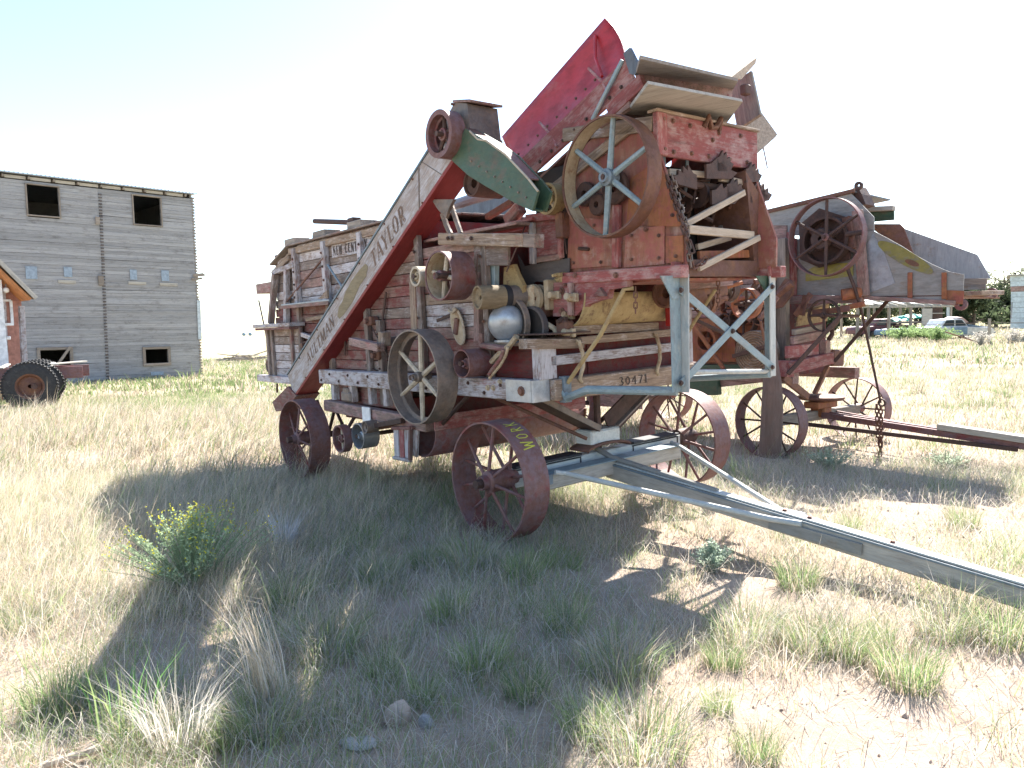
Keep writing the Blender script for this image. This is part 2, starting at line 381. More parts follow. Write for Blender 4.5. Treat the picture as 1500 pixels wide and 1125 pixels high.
# ------------------------------------------------------------------ lettering: strokes of (x0,y0,x1,y1,width)
K, k_ = .2, .1
GLY = {
 'A': (1., [(.05, 0, .45, 1, k_), (.95, 0, .5, 1, K), (.25, .36, .75, .36, .08), (-.04, .03, .2, .03, .06), (.78, .03, 1.06, .03, .06)]),
 'U': (.9, [(.2, 1, .2, .2, K), (.2, .2, .38, .05, .14), (.38, .05, .62, .05, .1), (.62, .05, .78, .2, k_), (.78, .2, .78, 1, k_), (.02, .97, .38, .97, .06), (.64, .97, .92, .97, .06)]),
 'L': (.75, [(.2, 0, .2, 1, K), (.2, .04, .72, .04, .08), (.7, .0, .72, .24, .06), (.02, .97, .38, .97, .06)]),
 'T': (.85, [(.42, 0, .42, 1, K), (.02, .95, .83, .95, .09), (.05, .74, .05, .95, .06), (.8, .74, .8, .95, .06), (.24, .03, .6, .03, .06)]),
 'M': (1.15, [(.12, 0, .12, 1, k_), (.14, 1, .55, .1, K), (.55, .1, .95, 1, k_), (.98, 0, .98, 1, K), (-.02, .03, .26, .03, .06), (.82, .03, 1.14, .03, .06)]),
 'N': (1., [(.14, 0, .14, 1, k_), (.16, 1, .82, 0, K), (.84, 0, .84, 1, k_), (0, .03, .28, .03, .06), (.7, .97, .98, .97, .06)]),
 'Y': (.95, [(.08, 1, .46, .48, K), (.86, 1, .5, .48, k_), (.47, .5, .47, 0, K), (-.04, .97, .24, .97, .06), (.72, .97, .98, .97, .06), (.3, .03, .64, .03, .06)]),
 'O': (1., [(.14, .3, .14, .7, K), (.14, .7, .34, .95, .15), (.34, .95, .64, .95, .07), (.64, .95, .84, .7, .15), (.84, .7, .84, .3, K), (.84, .3, .64, .05, .15), (.64, .05, .34, .05, .07), (.34, .05, .14, .3, .15)]),
 'R': (.95, [(.2, 0, .2, 1, K), (.2, .96, .6, .96, .08), (.6, .96, .78, .76, .15), (.78, .76, .6, .5, .15), (.6, .5, .2, .5, .08), (.45, .5, .85, 0, K), (.02, .03, .38, .03, .06)]),
 'W': (1.2, [(.06, 1, .32, 0, K), (.32, 0, .58, .95, k_), (.58, .95, .84, 0, K), (.84, 0, 1.1, 1, k_), (-.06, .97, .2, .97, .06)]),
 'E': (.8, [(.2, 0, .2, 1, K), (.2, .96, .72, .96, .08), (.2, .5, .6, .5, .08), (.2, .04, .74, .04, .08), (.7, .8, .7, .96, .06), (.72, .04, .72, .22, .06)]),
 'C': (.9, [(.14, .3, .14, .7, K), (.14, .7, .34, .95, .15), (.34, .95, .66, .95, .07), (.66, .95, .78, .78, .1), (.78, .22, .66, .05, .1), (.66, .05, .34, .05, .07), (.34, .05, .14, .3, .15)]),
 '3': (.75, [(.1, .88, .35, .97, .1), (.35, .97, .6, .78, .14), (.6, .78, .35, .55, .12), (.35, .55, .65, .28, .14), (.65, .28, .38, .03, .14), (.38, .03, .08, .12, .1)]),
 '0': (.75, [(.12, .3, .12, .7, .14), (.12, .7, .36, .96, .13), (.36, .96, .6, .7, .13), (.6, .7, .6, .3, .14), (.6, .3, .36, .04, .13), (.36, .04, .12, .3, .13)]),
 '4': (.75, [(.5, 0, .5, 1, .15), (.5, .98, .06, .32, .1), (.06, .32, .68, .32, .1)]),
 '7': (.7, [(.05, .94, .62, .94, .13), (.62, .94, .26, 0, .15)]),
 '1': (.5, [(.28, 0, .28, 1, .15), (.28, 1, .1, .82, .1), (.1, .03, .46, .03, .08)]),
 ' ': (.5, []) }
CH = {'W': (1.2, [(0, 1, .3, 0, .13), (.3, 0, .55, .8, .13), (.55, .8, .85, 0, .13), (.85, 0, 1.1, 1, .13)]),
      'O': (1., [(.1, .35, .2, .85, .11), (.2, .85, .55, .95, .11), (.55, .95, .8, .6, .11), (.8, .6, .65, .15, .11), (.65, .15, .3, .08, .11), (.3, .08, .1, .35, .11)]),
      'R': (.9, [(.12, 0, .15, 1, .11), (.15, .97, .6, .85, .11), (.6, .85, .55, .6, .11), (.55, .6, .15, .5, .11), (.3, .5, .75, 0, .11)]),
      'K': (.9, [(.12, 0, .15, 1, .11), (.75, .95, .15, .45, .11), (.3, .55, .8, .0, .11)])}
def lettering(text, height, gap=.18, slant=0., font=None, stretch=1.):
    """flat quads in x (reading) and z (up); returns list of quads and total width"""
    x = 0; qs = []; font = font or GLY
    for ci, c in enumerate(text):
        w, st = font[c]
        for (a, b, c2, d, t) in st:
            t = t*.62 if font is CH else t
            p, q = Vector((a*stretch, b)), Vector((c2*stretch, d)); dr = (q-p); L = dr.length
            dr /= L; n = Vector((-dr.y, dr.x))*t/2
            seg = max(1, int(L/.3))
            for i in range(seg):
                s0, s1 = p+dr*L*i/seg, p+dr*L*(i+1)/seg
                qs.append((ci, [(x+e.x+slant*e.y, e.y) for e in (s0-n, s1-n, s1+n, s0+n)]))
        x += w*stretch+gap
    return [(ci, [(a*height, b*height) for a, b in q]) for ci, q in qs], (x-gap)*height
def put_text(parent, text, height, mat, fn, **kw):
    qs, W = lettering(text, height, **kw); mbs = {}
    for i, (ci, q) in enumerate(qs):
        mbs.setdefault(ci, MB()).add([fn(a, b, W, i*.00006) for a, b in q], [(0, 1, 2, 3)])
    for ci, mb in mbs.items(): part('letter', mb, mat, parent)

# ------------------------------------------------------------------ the threshing machine in front
T1 = thing('threshing_machine', 'weathered red and white wooden threshing machine with long white grain elevator leg lettered AULTMAN TAYLOR', 'threshing machine', fr1.matrix())
A = fr1.v; B = fr1.u
Vn, Vf, Uf = .33, 2.04, .26
def vec(*a): return Vector(a)
# inner shell so that no light passes through
part('inner_shell', MB().box((-3.2, 1.18, 1.88), (3.5, 1.60, 1.54)), 'dark_red', T1)
part('inner_shell', MB().box((-.96, 1.18, 1.75), (1.0, 1.60, 1.28)), 'dark_red', T1)
part('inner_shell', MB().box((-.12, 1.42, 1.78), (.62, 1.2, 1.2)), 'dark_red', T1)
# side siding, plank by plank
secs = [(-4.97, -4.13), (-4.13, -3.33), (-3.33, -2.46), (-2.46, -1.42), (-1.42, -.40)]
PH = .104
for (a, b) in secs:
    for k in range(14):
        w0 = 1.235+k*PH
        rear = a < -4.2
        if a > -1.5 and w0+PH > 2.43: continue
        if rear and w0 < 1.75: continue
        if rear:
            a2 = a+.02-(w0-1.75)*-.27
            if w0 > 2.5: continue
            a_ = a2
        else: a_ = a
        mt = 'red_wood' if (w0 < 1.95 and a < -2.5) or (a > -2.47 and a < -1.4 and w0 < 2.2 and random.random() < .45) else random.choice(['barn_wood', 'barn_wood', 'white_wood', 'pink_wood'])
        if a > -1.43 and w0 < 2.0: mt = random.choice(['tan_wood', 'tan_wood', 'white_wood', 'pink_wood'])
        if w0 < 1.45 and a > -1.43: mt = 'red_wood'
        dv = random.uniform(-.004, .004)
        tilt = random.uniform(-.003, .003)
        board('plank', T1, (a_+.004, Vn+.012+dv, w0+PH/2+tilt), (b-.004, Vn+.012+dv, w0+PH/2-tilt), PH-.006, .022, mt)
# far side and rear siding
for k in range(14):
    w0 = 1.235+k*PH
    board('plank', T1, (-4.9+.27*(k*PH-.5)*(k > 4), Vf-.012, w0+PH/2), (.18, Vf-.012, w0+PH/2), PH-.006, .022, 'barn_wood')
    if k < 12: board('plank', T1, (-4.99+max(0, k*PH-.5)*.25, Vn+.04, w0+PH/2), (-4.99+max(0, k*PH-.5)*.25, Vf-.04, w0+PH/2), PH-.006, .022, 'barn_wood')
# posts on the side
for x, y0, y1 in ((434, 367, 452), (477, 357, 439), (530, 339, 432)):
    p, q = A(x, y0, Vn-.035), A(x+1, y1, Vn-.035); u = (p.x+q.x)/2
    board('post', T1, (u, Vn-.035, 1.98), (u, Vn-.035, 2.65), .085, .065, 'white_wood', up=(1, 0, 0))
for u, w0, w1 in ((-1.42, 1.23, 2.62), (-.42, 1.23, 2.40), (-2.46, 1.23, 1.98), (-3.33, 1.23, 1.96), (-4.13, 1.2, 1.96)):
    board('post', T1, (u, Vn-.03, w0), (u, Vn-.03, w1), .07, .05, 'barn_wood', up=(1, 0, 0))
# roof: boards lengthwise, the near edge with its rail, the rear drooping
for i in range(13):
    v = .26+i*.143
    board('roof_board', T1, (-4.32, v+.07, 2.70+.035*math.sin(i/12*math.pi)), (-1.45, v+.07, 2.70+.035*math.sin(i/12*math.pi)), .136, .02, 'barn_wood', up=(0, 1, 0))
    board('roof_board', T1, (-4.85, v+.07, 2.52), (-4.31, v+.07, 2.695+.03*math.sin(i/12*math.pi)), .136, .02, 'grey_timber', up=(0, 1, 0))
board('eave_rail', T1, (-4.3, Vn-.02, 2.63), (-1.45, Vn-.02, 2.63), .075, .05, 'tan_wood')
board('eave_rail', T1, (-4.86, Vn-.02, 2.40), (-4.3, Vn-.02, 2.58), .075, .05, 'tan_wood')
# stencilled panel under the eave
p, q = A(489, 369, Vn-.003), A(534, 357, Vn-.003)
wm = (p.z+q.z)/2
pn = board('name_board', T1, (p.x-.03, Vn-.006, wm), (p.x+1.0, Vn-.006, wm), .15, .012, 'white_wood')
put_text(pn, 'NEW CENTURY', .10, 'stencil', lambda a, b, W, e: vec(p.x+.0+a, Vn-.0135-e, wm-.05+b), gap=.17, stretch=.62)
# cleats, eye and pipe on the roof
for x0, x1, y in ((426, 440, 363), (468, 490, 350), (518, 544, 332)):
    a, b = A(x0, y, .4), A(x1, y, .4); board('roof_cleat', T1, (a.x, .42, 2.755), (a.x+.3, .42, 2.755), .07, .2, 'grey_timber')
c = A(461, 356, .4); rod('eye_bolt', T1, [(c.x-.03, .4, 2.70), (c.x-.035, .4, 2.77), (c.x, .4, 2.80), (c.x+.035, .4, 2.77), (c.x+.03, .4, 2.70)], .008, 'rust')
a, b = A(461, 324, .75), A(548, 327, .75)
a, b = A(461, 324, .5), A(548, 327, .5)
rod('roof_pipe', T1, [a, b, b+(b-a)*.5], .03, 'dark_rust', 14)
c = A(519, 326, .5); part('pipe_stand', MB().box((c.x, .5, (c.z+2.7)/2), (.1, .1, c.z-2.66)).box((c.x, .5, c.z), (.13, .1, .1)), 'dark_rust', T1)
# diagonal rods on the side
rod('brace_rod', T1, [A(408, 456, .27), A(474, 378, .27)], .012, 'rust')
rod('brace_rod', T1, [A(480, 388, .27), A(508, 431, .27)], .012, 'slate_steel')
# side ledge and rear box
board('side_ledge', T1, (-4.35, Vn-.07, 1.985), (-3.05, Vn-.07, 1.985), .035, .18, 'galvanised')
board('ledge_trim', T1, (-4.35, Vn-.165, 1.965), (-3.05, Vn-.165, 1.965), .04, .016, 'pink_wood')
part('ledge_bracket', MB().prism([A(466, 438, .18), A(480, 437, .18), A(479, 425, .18)], (0, .02, 0)), 'tan_wood', T1)
board('post', T1, A(403, 401, .27), A(397, 474, .27), .07, .07, 'barn_wood', up=(1, 0, 0))
board('post', T1, A(420, 395, .28), A(420, 472, .28), .07, .06, 'white_wood', up=(1, 0, 0))
board('rail', T1, A(402, 399, .28), A(432, 388, .28), .06, .06, 'white_wood')
board('rear_ledge', T1, (-5.2, .22, 1.755), (-4.03, .22, 1.755), .045, .2, 'white_wood')
board('rear_ledge_trim', T1, (-5.14, .21, 1.715), (-4.05, .21, 1.715), .03, .17, 'red_wood')
part('rear_box_core', MB().box((-4.6, 1.18, 1.41), (1.0, 1.7, .56)), 'dark_red', T1)
for k in range(6):
    w0 = 1.11+k*.1
    board('plank', T1, (-5.1, .29, w0+.05), (-4.06, .29, w0+.05), .094, .022, random.choice(['white_wood', 'barn_wood']))
    board('plank', T1, (-5.12, .3, w0+.05), (-5.12, 2.03, w0+.05), .094, .022, 'barn_wood')
for u in (-5.08, -4.93, -4.32, -4.07): board('post', T1, (u, .262, 1.1), (u, .262, 1.72), .06, .035, 'barn_wood', up=(1, 0, 0))
board('rear_sill', T1, (-5.38, .24, 1.075), (-4.3, .24, 1.075), .085, .1, 'white_wood')
board('rear_sill', T1, (-5.38, 2.02, 1.075), (-4.3, 2.02, 1.075), .085, .1, 'white_wood')
board('rear_awning', T1, (-5.46, .75, 2.25), (-4.95, .75, 2.25), .13, .9, 'pink_wood')
rod('awning_stay', T1, [A(379, 440, .3), A(396, 520, .3)], .011, 'iron')
drum(T1, (-5.42, .55, 1.22), (-5.42, .95, 1.22), .14, 'iron', 'blower_drum', .5)
drum(T1, (-5.44, .38, 1.22), (-5.44, .56, 1.22), .10, 'iron', 'blower_pulley', .4)
rod('hanger', T1, [A(406, 562, .4), A(406, 575, .4)], .014, 'dark_rust')
# frame: main side sills, lower sills, stanchions
board('main_sill', T1, (-3.42, .24, 1.155), (Uf-.02, .24, 1.155), .155, .15, 'white_wood', ch=.008)
board('main_sill', T1, (-3.42, 2.1, 1.155), (Uf-.02, 2.1, 1.155), .155, .15, 'barn_wood', ch=.008)
board('lower_sill', T1, A(480, 593, .2), A(630, 623, .2), .12, .1, 'pink_wood', ch=.008)
board('lower_sill', T1, (-3.5, 2.1, .86), (-1.6, 2.1, .84), .12, .1, 'pink_wood', ch=.008)
for px_ in (492, 518, 546, 568): 
    u = A(px_, 575, .24).x; board('stanchion', T1, (u, .235, .9), (u, .235, 1.075), .07, .07, 'white_wood', up=(1, 0, 0))
part('red_skirt', MB().box((-2.6, .34, .98), (1.7, .03, .24)), 'red_wood', T1)
part('red_skirt', MB().box((-.7, .36, 1.36), (1.9, .03, .26)), 'dark_red', T1)
a = A(513, 578, .24); part('bearing_block', MB().box((a.x, .24, .955), (.22, .12, .11), ch=.02).box((a.x, .24, 1.02), (.13, .11, .06), ch=.02), 'iron', T1)
b_ = board('stub_beam', T1, A(516, 500, .05), A(558, 509, .05), .075, .08, 'pink_wood'); bolt(T1, A(556, 509, .005), (0, -1, 0))
board('stub_block', T1, A(563, 486, .12), A(563, 505, .12), .09, .09, 'tan_wood', up=(1, 0, 0))
board('post', T1, (-2.18, .29, .9), (-2.18, .29, 1.75), .085, .06, 'barn_wood', up=(1, 0, 0))
part('white_plate', MB().box(A(537, 610, .13), (.16, .015, .19)), 'white_paint', T1)
part('corner_iron', MB().box((Uf-.16, .1605, 1.155), (.30, .014, .17)).box((Uf+.002, .24, 1.155), (.02, .17, .17)), 'galvanised', T1)
bolt(T1, (Uf-.12, .153, 1.155), (0, -1, 0), .026, .012)
for px_, py_ in ((715, 568), (723, 568), (733, 559)): bolt(T1, A(px_, py_, .165), (0, -1, 0), .016, .012, 'cream_iron')
# front of the body: cross beams and straps
fb = board('front_beam', T1, (Uf+.0, .33, 1.15), (Uf+.0, 2.02, 1.15), .16, .14, 'tan_wood', ch=.008)
put_text(fb, '30471', .07, 'stencil', lambda a, b, W, e: vec(Uf+.0735+e, 1.02+a*1.25, 1.12+b), gap=.14)
board('front_rail', T1, B(766, 504, Uf), B(850, 503, Uf), .075, .1, 'tan_wood')
board('front_rail', T1, B(838, 484, Uf), B(962, 478, Uf), .07, .05, 'tan_wood')
board('front_rail', T1, B(848, 499, Uf+.03), B(985, 487, Uf+.03), .06, .06, 'tan_wood')
board('front_rail', T1, B(804, 529, Uf), B(985, 508, Uf), .075, .05, 'white_wood')
board('front_post', T1, (Uf-.02, .31, 1.235), (Uf-.02, .31, 1.50), .17, .09, 'white_wood', up=(0, 1, 0))
board('front_post', T1, (Uf-.02, 2.0, 1.235), (Uf-.02, 2.0, 2.0), .12, .09, 'white_wood', up=(0, 1, 0))
part('front_panel', MB().box((Uf-.09, 1.18, 1.36), (.02, 1.6, .27)), 'dark_red', T1)
for (x0, y0, x1, y1) in ((848, 500, 849, 555), (961, 490, 962, 544)):
    s0, s1 = B(x0, y0, Uf+.08), B(x1, y1, Uf+.08); rod('iron_strap', T1, [s0+vec(-.01, -.02, 0), s0, (s0+s1)/2+vec(.02, .02, .05), (s0+s1)/2+vec(.02, .02, -.05), s1, s1+vec(-.01, .03, -.03)], .016, 'cream_iron')
# cream curved concave cover
mb = MB(); n = 9
for i in range(n):
    t = i/(n-1)*1.5; 
    for v in (.58, 1.72): mb.v.append((Uf-.02+.17*math.sin(t)+.02, v, 1.62+.27*(1-math.cos(t))))
mb.f = [(2*i, 2*i+1, 2*i+3, 2*i+2) for i in range(n-1)]
o = part('concave_cover', mb, 'ochre_iron', T1, True); md = o.modifiers.new('s', 'SOLIDIFY'); md.thickness = .01
drum(T1, (.55, 1.35, 1.85), (.55, 2.05, 1.85), .12, 'rust', 'beater_drum')
part('red_tin', MB().box((.42, 1.62, 1.66), (.05, .14, .16)), 'bright_red', T1)
# wheels of the wagon under it
for (u, v) in ((0, -.115), (-.09, 2.36-.115)):
    wh = wheel(T1, (u, v, .48), .46, .23, .014, 14, sr=.013, hub=(.085, .34), hubmat='dark_rust' if v > 1 else 'wheel_rust')
    if v < 0: W1 = wh
for (u, v) in ((-3.553, -.115), (-3.553, 2.245)): wheel(T1, (u, v, .47), .44, .23, .014, 14, sr=.012, hub=(.075, .3), rimmat='wheel_rust')
# chalked word on the near wheel's tread
put_text(W1, 'WORK', .115, 'chalk', lambda a, b, W, e: vec(math.sin(math.radians(53)-a/.46)*(.4635+e), .075-b, .48+math.cos(math.radians(53)-a/.46)*(.4635+e)), font=CH, gap=.2, stretch=.5)
# rear axle and its hangers
rod('rear_axle', T1, [(-3.553, -.2, .47), (-3.553, 2.55, .47)], .035, 'dark_rust')
for v in (.3, 2.05):
    for du in (-.25, .25): rod('axle_hanger', T1, [(-3.553, v, .48), (-3.553+du, v, .85)], .02, 'dark_rust')
# front axle, bolster, braces
ax = board('front_axle', T1, (-.05, .16, .46), (-.05, 2.2, .46), .15, .11, 'pale_steel', ch=.006)
part('axle_cap', MB().box((-.05, .52, .548), (.15, .72, .02)), 'black_trim', ax)
part('axle_cap', MB().box((-.05, 1.84, .548), (.15, .64, .02)), 'black_trim', ax)
part('axle_lining', MB().box((.008, .52, .523), (.006, .72, .012)).box((.008, .875, .49), (.006, .012, .075)).box((.008, 1.84, .523), (.006, .64, .012)).box((.008, 1.53, .49), (.006, .012, .075)).box((.008, 2.15, .49), (.006, .012, .075)), 'black_trim', ax)
rod('axle_stub', T1, [(0, -.22, .48), (0, .18, .48)], .035, 'dark_rust'); rod('axle_stub', T1, [(-.09, 2.18, .48), (-.09, 2.55, .48)], .035, 'dark_rust')
part('bolster', MB().box((-.05, 1.15, .665), (.2, .36, .13), ch=.015), 'pale_steel', T1)
mb = MB()
for i in range(13):
    t = math.pi*i/12
    for du in (-.1, .12): mb.v.append((-.03+du, 1.15-.27*math.cos(t), .575+.05*math.sin(t)))
mb.f = [(2*i, 2*i+1, 2*i+3, 2*i+2) for i in range(12)]
o = part('turning_plate', mb, 'rust', T1, True); md = o.modifiers.new('s', 'SOLIDIFY'); md.thickness = .02
rod('king_pin', T1, [(-.05, 1.15, .45), (-.05, 1.15, 1.2)], .03, 'dark_rust')
for (va, vb) in ((.36, 1.04), (1.80, 1.24)):
    b1 = board('brace_channel', T1, (.0, va, 1.07), (-.02, vb, .735), .02, .22, 'dark_rust', up=(0, 1, .6))
    d = (vec(-.02, vb, .735)-vec(0, va, 1.07)).normalized()
    board('brace_flange', b1, vec(.11, va, 1.085), vec(.09, vb, .75), .05, .016, 'iron', up=(0, 1, .6))
    board('brace_flange', b1, vec(-.11, va, 1.085), vec(-.13, vb, .75), .05, .016, 'dark_rust', up=(0, 1, .6))
rod('stay_rod', T1, [A(700, 571, .3), A(860, 643, .9)], .016, 'rust'); rod('stay_rod', T1, [A(690, 575, .25), A(640, 630, .3)], .02, 'dark_rust')
# draw block and tongue
board('draw_block', T1, (.13, .3, .43), (.13, 1.95, .43), .12, .16, 'pale_board', ch=.008)
board('draw_strap', T1, (.16, .3, .494), (.16, 1.92, .494), .008, .15, 'blue_steel')
board('draw_iron', T1, (.12, .28, .465), (.25, .30, .46), .08, .1, 'slate_steel')
tg0, tg1 = vec(.12, 1.1, .40), vec(4.6, 1.1, -.055)
tg = board('tongue', T1, tg0, tg1, .13, .10, 'pale_board', ch=.008)
dn = vec(.1, 0, .98).normalized()
board('tongue_strap', tg, tg0+dn*.075, tg1+dn*.075, .012, .075, 'pale_steel', up=dn)
board('tongue_strap', tg, tg0+dn*.06+vec(0, -.053, 0), tg1+dn*.06+vec(0, -.053, 0), .014, .006, 'slate_steel', up=dn)
for t in (.36, .4, .52, .72, .78, .9): bolt(tg, tg0.lerp(tg1, t)+dn*.081, dn, .014, .008)
bolt(tg, tg0.lerp(tg1, .725)+vec(0, -.05, -.01), (0, -1, 0), .018, .008)
tm = tg0.lerp(tg1, .375)
hr_ = rod('hound_rod', T1, [A(813, 692, .33), A(830, 694, .42), tm+vec(-.12, -.09, .04), tm+vec(.1, -.065, .04)], .02, 'pale_steel')
board('hound_plate', T1, tm+vec(-.14, -.065, .0), tm+vec(.5, -.062, -.05), .075, .016, 'dull_zinc')
rod('hound_rod', T1, [vec(.1, 1.95, .50), vec(.2, 1.9, .50), tm+vec(-.15, .09, .06), tm+vec(.05, .07, .06)], .02, 'pale_steel')
rod('hound_rod', T1, [vec(-.02, 1.1, .56), vec(.15, 1.1, .50), tm+vec(-.6, 0, .14)], .026, 'dull_zinc')
# cross auger trough with its boarded near end
tc = vec(-1.42, 0, .72); mb = MB(); n = 14; R = .25
for i in range(n+1):
    t = -math.pi*.06+math.pi*1.12*i/n
    for v in (.22, 2.1): mb.v.append((tc.x-R*math.cos(t)*1.0, v, tc.z-R*math.sin(t)*1.05))
mb.f = [(2*i, 2*i+1, 2*i+3, 2*i+2) for i in range(n)]
tr = part('auger_trough', mb, 'wheel_rust', T1, True); md = tr.modifiers.new('s', 'SOLIDIFY'); md.thickness = .014
board('trough_rim', tr, vec(tc.x+.26, .2, .80), vec(tc.x+.26, 2.1, .80), .14, .02, 'faded_red')
part('trough_end', MB().prism([(tc.x+R*1.05*math.cos(t), 2.1, tc.z-R*1.07*math.sin(t)) for t in [math.pi*i/14 for i in range(15)]], (0, .02, 0)), 'rust', tr)
for i, (x0, x1) in enumerate(((577, 584), (585, 592), (593, 600))):
    board('end_board', tr, A(x0+4, 626, .15), A(x0+6, 671, .15), .085, .03, 'white_wood' if i != 1 else 'faded_red', up=(1, 0, 0))
board('end_board', tr, A(610, 626, .17), A(608, 668, .17), .08, .03, 'white_wood', up=(1, 0, 0))
board('end_cleat', tr, A(602, 624, .12), A(601, 674, .12), .03, .04, 'red_wood', up=(1, 0, 0))
board('end_cleat', tr, A(577, 670, .13), A(602, 675, .13), .03, .04, 'white_wood'); board('end_cleat', tr, A(575, 627, .13), A(606, 627, .13), .03, .04, 'red_wood')
# ------------------------------------------------------------------ pulleys on the near side
def pul(px_, py_, v, R, width, mat, spm, n, **k):
    c = A(px_, py_, v); return wheel(T1, (c.x, v, c.z), R, width, k.pop('rim', .012), n, name='pulley', rimmat=mat, spmat=spm, hubmat=k.pop('hubmat', mat), hub=k.pop('hub', (.045, width*.9)), sr=k.pop('sr', .014), twin=False, **k)
def shaft(px_, py_, v, v2, r=.022, mat='dark_rust'):
    c = A(px_, py_, v); rod('shaft', T1, [(c.x, v-.02, c.z), (c.x, v2, c.z)], r, mat)
pul(603, 553, -.10, .405, .20, 'iron', 'pale_spoke', 6, inner=.05, sr=.021, lip=.004, rot=.05); shaft(603, 553, -.03, .5)
pul(642, 404, -.02, .20, .23, 'wheel_rust', 'pale_spoke', 4, sr=.018, rot=.25, k_sp=.3); shaft(642, 404, -.05, .5)
part('pulley_lining', MB().lathe([(.187, .01), (.187, .2), (.184, .2), (.184, .01)], 40), 'cream_iron', T1, True, AX(vec(A(642, 404, -.02).x, -.02, A(642, 404, -.02).z)))
pul(608, 405, -.02, .085, .10, 'pale_spoke', 'pale_spoke', 3, rim=.02, hubmat='cream_iron', sr=.012); shaft(608, 405, .0, .45)
board('flat_belt', T1, A(604, 412, .02), A(607, 490, .02), .09, .012, 'tan_wood', up=(1, 0, 0))
pul(676, 533, .03, .115, .22, 'wheel_rust', 'dark_rust', 4, rim=.01); shaft(676, 533, .05, .5)
drum(T1, (-.26, .08, 1.88), (-.22, .30, 1.88), .093, 'bark_tan', 'cylinder_pulley', .2); drum(T1, (-.215, .34, 1.88), (-.17, .60, 1.88), .09, 'iron', 'cylinder_pulley', .2)
drum(T1, (-.22, .295, 1.88), (-.215, .345, 1.88), .097, 'black_trim', 'pulley_flange', .2)
pul(642, 196, -.02, .185, .13, 'wheel_rust', 'dark_rust', 5, rim=.04, inner=.06, sr=.017, hub=(.05, .1)); shaft(642, 196, -.03, .6)
# bearing boxes and castings round the cylinder
for p_, d_, m_ in ((A(780, 436, .55), (.16, .16, .2), 'cream_iron'), (A(795, 455, .6), (.12, .14, .1), 'rust'), (A(828, 482, .55), (.12, .1, .13), 'rust'), (A(806, 432, .58), (.05, .1, .24), 'cream_iron')):
    part('bearing_box', MB().box(p_, d_, ch=.035), m_, T1)
mb = MB().lathe([(.06, 0), (.11, .0), (.115, .03), (.10, .06), (.11, .09), (.09, .14), (.05, .15)], 20); part('bearing_cap', mb, 'cream_iron', T1, True, AX(A(778, 437, .5)))
plate('bearing_bracket', T1, [A(738, 392, .42), A(752, 387, .42), A(757, 400, .42), A(766, 418, .42), A(764, 450, .42), A(736, 442, .42)], (0, .04, 0), 'ochre_iron')
plate('side_casting', T1, [A(838, 400, .62), A(838, 450, .62), A(800, 452, .62), A(795, 430, .62), A(808, 412, .62), A(822, 398, .62)], (0, .04, 0), 'ochre_iron')
rod('crank_arm', T1, [A(782, 450, .5), A(786, 463, .5), A(800, 474, .52), A(812, 481, .52), A(817, 490, .52)], .022, 'cream_iron'); rod('drip_pan_lip', T1, [A(758, 498, .3), A(835, 494, .5)], .01, 'dark_rust')
part('drip_pan', MB().box((.02, .52, 1.575), (.62, .42, .012)), 'dark_rust', T1)
# zinc dome on its shelf with the round opening behind
c = A(743, 474, .33); mb = MB(); n = 14
pr = []
for i in range(n+1):
    t = math.pi*i/n; pr.append((max(.001, .155*math.sin(t)**.85), -.12*math.cos(t)))
part('zinc_dome', MB().lathe(pr, 28, closed=False), 'galvanised', T1, True, Matrix.Translation(c) @ Matrix.Rotation(.5, 4, 'X') @ Matrix.Rotation(math.radians(35), 4, 'Z'))
part('dome_flange', MB().cyl((c.x, c.y+.02, c.z-.145), (c.x, c.y+.02, c.z-.128), .13, n=24), 'galvanised', T1)
part('dome_post', MB().box((c.x, c.y+.02, c.z-.17), (.06, .06, .08)), 'rust', T1)
part('fan_opening', MB().lathe([(.20, 0), (.215, 0), (.215, .05), (.20, .05)], 30), 'iron', T1, True, AX(vec(c.x-.02, .36, c.z)))
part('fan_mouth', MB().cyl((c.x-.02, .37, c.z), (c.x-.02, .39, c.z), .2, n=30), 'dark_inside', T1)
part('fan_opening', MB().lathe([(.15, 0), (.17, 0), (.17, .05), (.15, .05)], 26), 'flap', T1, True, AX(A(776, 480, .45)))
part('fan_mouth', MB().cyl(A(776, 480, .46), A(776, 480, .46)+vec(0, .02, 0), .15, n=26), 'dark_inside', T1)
part('shelf', MB().box((-.12, .34, 1.505), (.62, .2, .03)), 'tan_wood', T1)
# oval cover
c = A(672, 478, Vn-.03); mb = MB(); pl = [(math.cos(t)*.075, 0, math.sin(t)*.155) for t in [2*math.pi*i/28 for i in range(28)]]
o = part('oval_cover', MB().prism(pl, (0, -.018, 0)), 'cream_iron', T1, M=Matrix.Translation(c) @ Matrix.Rotation(-.32, 4, 'Y'))
part('oval_rim', MB().tube([(math.cos(t)*.08, -.01, math.sin(t)*.16) for t in [2*math.pi*i/28 for i in range(29)]], .011, 6), 'pale_spoke', o, True, Matrix.Translation(c) @ Matrix.Rotation(-.32, 4, 'Y'))
part('oval_boss', MB().box((0, -.025, .0), (.05, .03, .14), Matrix.Rotation(.6, 3, 'Y')), 'rust', o, M=Matrix.Translation(c) @ Matrix.Rotation(-.32, 4, 'Y'))
rod('cover_catch', T1, [c+vec(-.09, -.03, .14), c+vec(-.03, -.04, .12), c+vec(.02, -.03, .15)], .014, 'pale_spoke')
